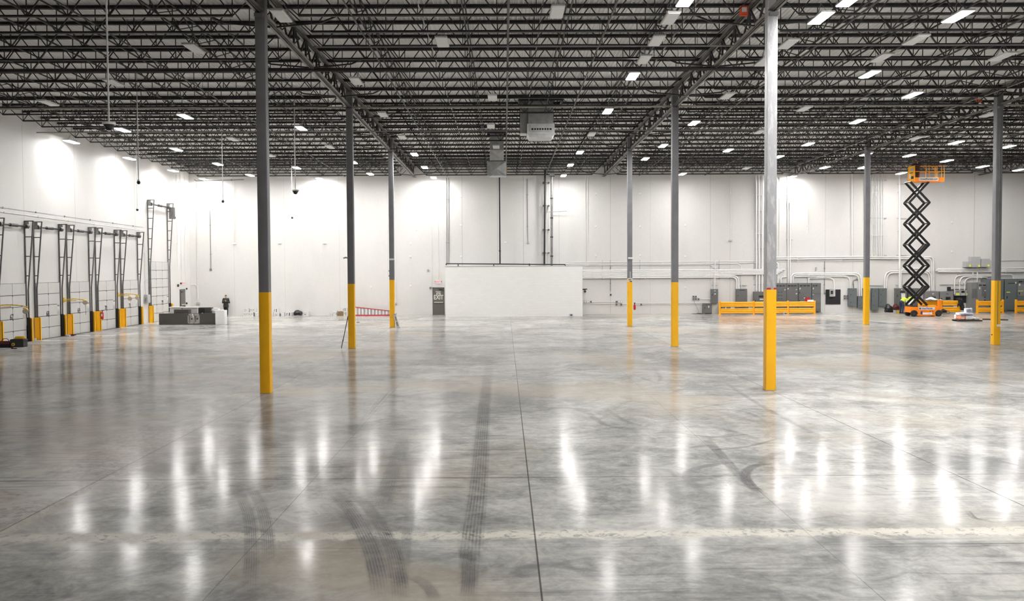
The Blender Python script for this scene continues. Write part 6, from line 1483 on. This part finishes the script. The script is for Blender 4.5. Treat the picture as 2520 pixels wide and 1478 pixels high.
MB().text('10', .22, (a6.x+.22, y1_-.175, b6.z+.3), depth=.002, bold=.006).build('number_mark', M['ink'], t)
a7, b7 = at_y(1198, 322, y1_), at_y(1245, 322, y1_)
for q_ in (((a7.x, y1_-.2, 11.95), (b7.x, y1_-.06, 12.1)), ((a7.x, y1_+.95, 11.95), (b7.x, y1_+1.05, 12.1))): MB().box(*q_).build('roof_opening_frame', M['steel'], t)
MB().tube([(b6.x+.01, y1_+.3, a6.z-.45), (b6.x+.05, y1_+.3, a6.z-.45)], .2, 16).build('yellow_port', M['yel2'], t, smooth=40)
# ------------------------------------------------------------------ alarms on the girders
for x_, y_, z_, lab in ((7.75, 29.2, 12.0, 'orange-red alarm strobe under the roof near the nearest right column'), (23.0, 43.6, 11.85, 'orange-red alarm strobe beside the top of the far right outlet column')):
    t = thing('alarm_strobe', lab, 'alarm', (x_, y_, z_-.1)); MB().box((x_-.13, y_-.08, z_-.18), (x_+.12, y_+.06, z_+.12)).build('housing', M['orangestrobe'], t); MB().box((x_-.08, y_-.11, z_-.08), (x_+.07, y_-.08, z_+.06)).build('lens', M['card'], t)
    MB().box((x_-.02, y_+.06, z_+.0), (x_+.02, y_+.14, z_+.25)).build('bracket', M['steel'], t)
# ------------------------------------------------------------------ roof pipes
def roof_pipe(p, q_, r_, label, m, group, hang=3.6):
    t = thing('roof_pipe', label, 'pipe', ((p[0]+q_[0])/2, (p[1]+q_[1])/2, min(p[2], q_[2])), group)
    MB().tube([p, q_], r_, 8).build('run', M[m], t, smooth=50)
    L = (Vector(q_)-Vector(p)).length; n = int(L/hang)
    for k in range(n):
        c_ = Vector(p)+(Vector(q_)-Vector(p))*((k+.5)/n); MB().tube([c_+Vector((0, 0, r_)), (c_.x, c_.y, DECK+zo(c_.y)-.02)], .008, 5).build('hanger_rod', M['steel'], t)
    return t
p = pt(1300, 262, 1, 43.4)
roof_pipe((WX+.05, 43.4, p.z-.02), (RXW-.1, 43.4, p.z+.0), .05, 'tan pipe crossing the whole roof just beyond the second columns', 'tan', 'pipes crossing the roof')
p = pt(1300, 168, 2, 11.30); roof_pipe((WX+.05, p.y, 11.27), (RXW-.1, p.y, 11.27), .075, 'thick dark main crossing the whole roof between first and second columns', 'joist', 'pipes crossing the roof')
p = pt(1400, 113, 2, 11.34); roof_pipe((-6.5, p.y, 11.33), (RXW-.1, p.y, 11.33), .03, 'thin grey conduit crossing the middle and right bays below the joists', 'pipeg', 'pipes crossing the roof')
p = pt(1400, 322, 2, 11.2); roof_pipe((WX+.05, p.y, 11.22), (RXW-.1, p.y, 11.22), .03, 'thin grey conduit crossing the far roof, well beyond the tan pipe', 'pipeg', 'pipes crossing the roof')
runs = [(-22.6, .028, 'steel'), (-19.0, .028, 'steel'), (-15.9, .034, 'steel'), (-12.8, .028, 'steel'), (-9.3, .028, 'steel'), (-4.6, .03, 'steel'), (-2.6, .022, 'galvl'), (.15, .04, 'steel'), (1.2, .026, 'pipeg'), (3.3, .036, 'steel'), (5.9, .03, 'pipeg'),
        (10.9, .034, 'steel'), (13.2, .028, 'steel'), (16.2, .034, 'steel'), (19.6, .028, 'steel'), (21.6, .022, 'pipeg'), (26.0, .03, 'steel'), (29.6, .03, 'steel'), (33.2, .03, 'steel')]
for k, (x_, r_, m_) in enumerate(runs):
    z_ = 11.20 if k % 2 else 11.55
    ya_ = 12 if x_ < 12 else (20 if x_ < 22 else 38)
    roof_pipe((x_, ya_, z_+zo(ya_)), (x_, WY-.1, z_+zo(WY)), r_, '%s roof pipe running toward the back wall, %s from the left wall' % ('pale' if m_ == 'galvl' else ('grey' if m_ == 'pipeg' else 'dark'), ORD[k]), m_, 'roof pipes running toward the back wall', 7)
# ------------------------------------------------------------------ camera and render look
cam = bpy.data.cameras.new('camera'); cam.sensor_width = 36; cam.lens = F*36/2520; cam.clip_end = 300
co = bpy.data.objects.new('camera', cam); C.objects.link(co)
c, s = math.cos(ROLL), math.sin(ROLL)
r = MC[0]*c - MC[2]*s; u = MC[0]*s + MC[2]*c; f = MC[1]
co.matrix_world = Matrix(((r.x, u.x, -f.x, 0), (r.y, u.y, -f.y, 0), (r.z, u.z, -f.z, CH), (0, 0, 0, 1)))
sc = bpy.context.scene; sc.camera = co
w = bpy.data.worlds.new('world'); sc.world = w; w.use_nodes = True
w.node_tree.nodes['Background'].inputs[0].default_value = (.5, .5, .5, 1); w.node_tree.nodes['Background'].inputs[1].default_value = .0
sc.view_settings.view_transform = 'Standard'; sc.view_settings.look = 'None'; sc.view_settings.gamma = 1; sc.view_settings.use_curve_mapping = False
sc.view_settings.exposure = EXPO
cy = sc.cycles; cy.max_bounces = 8; cy.diffuse_bounces = 6; cy.glossy_bounces = 3; cy.transmission_bounces = 2
cy.use_denoising = True; cy.use_adaptive_sampling = True; cy.adaptive_threshold = .2; cy.adaptive_min_samples = 16; cy.sample_clamp_indirect = 8; cy.use_light_tree = True; cy.caustics_reflective = False; cy.caustics_refractive = False
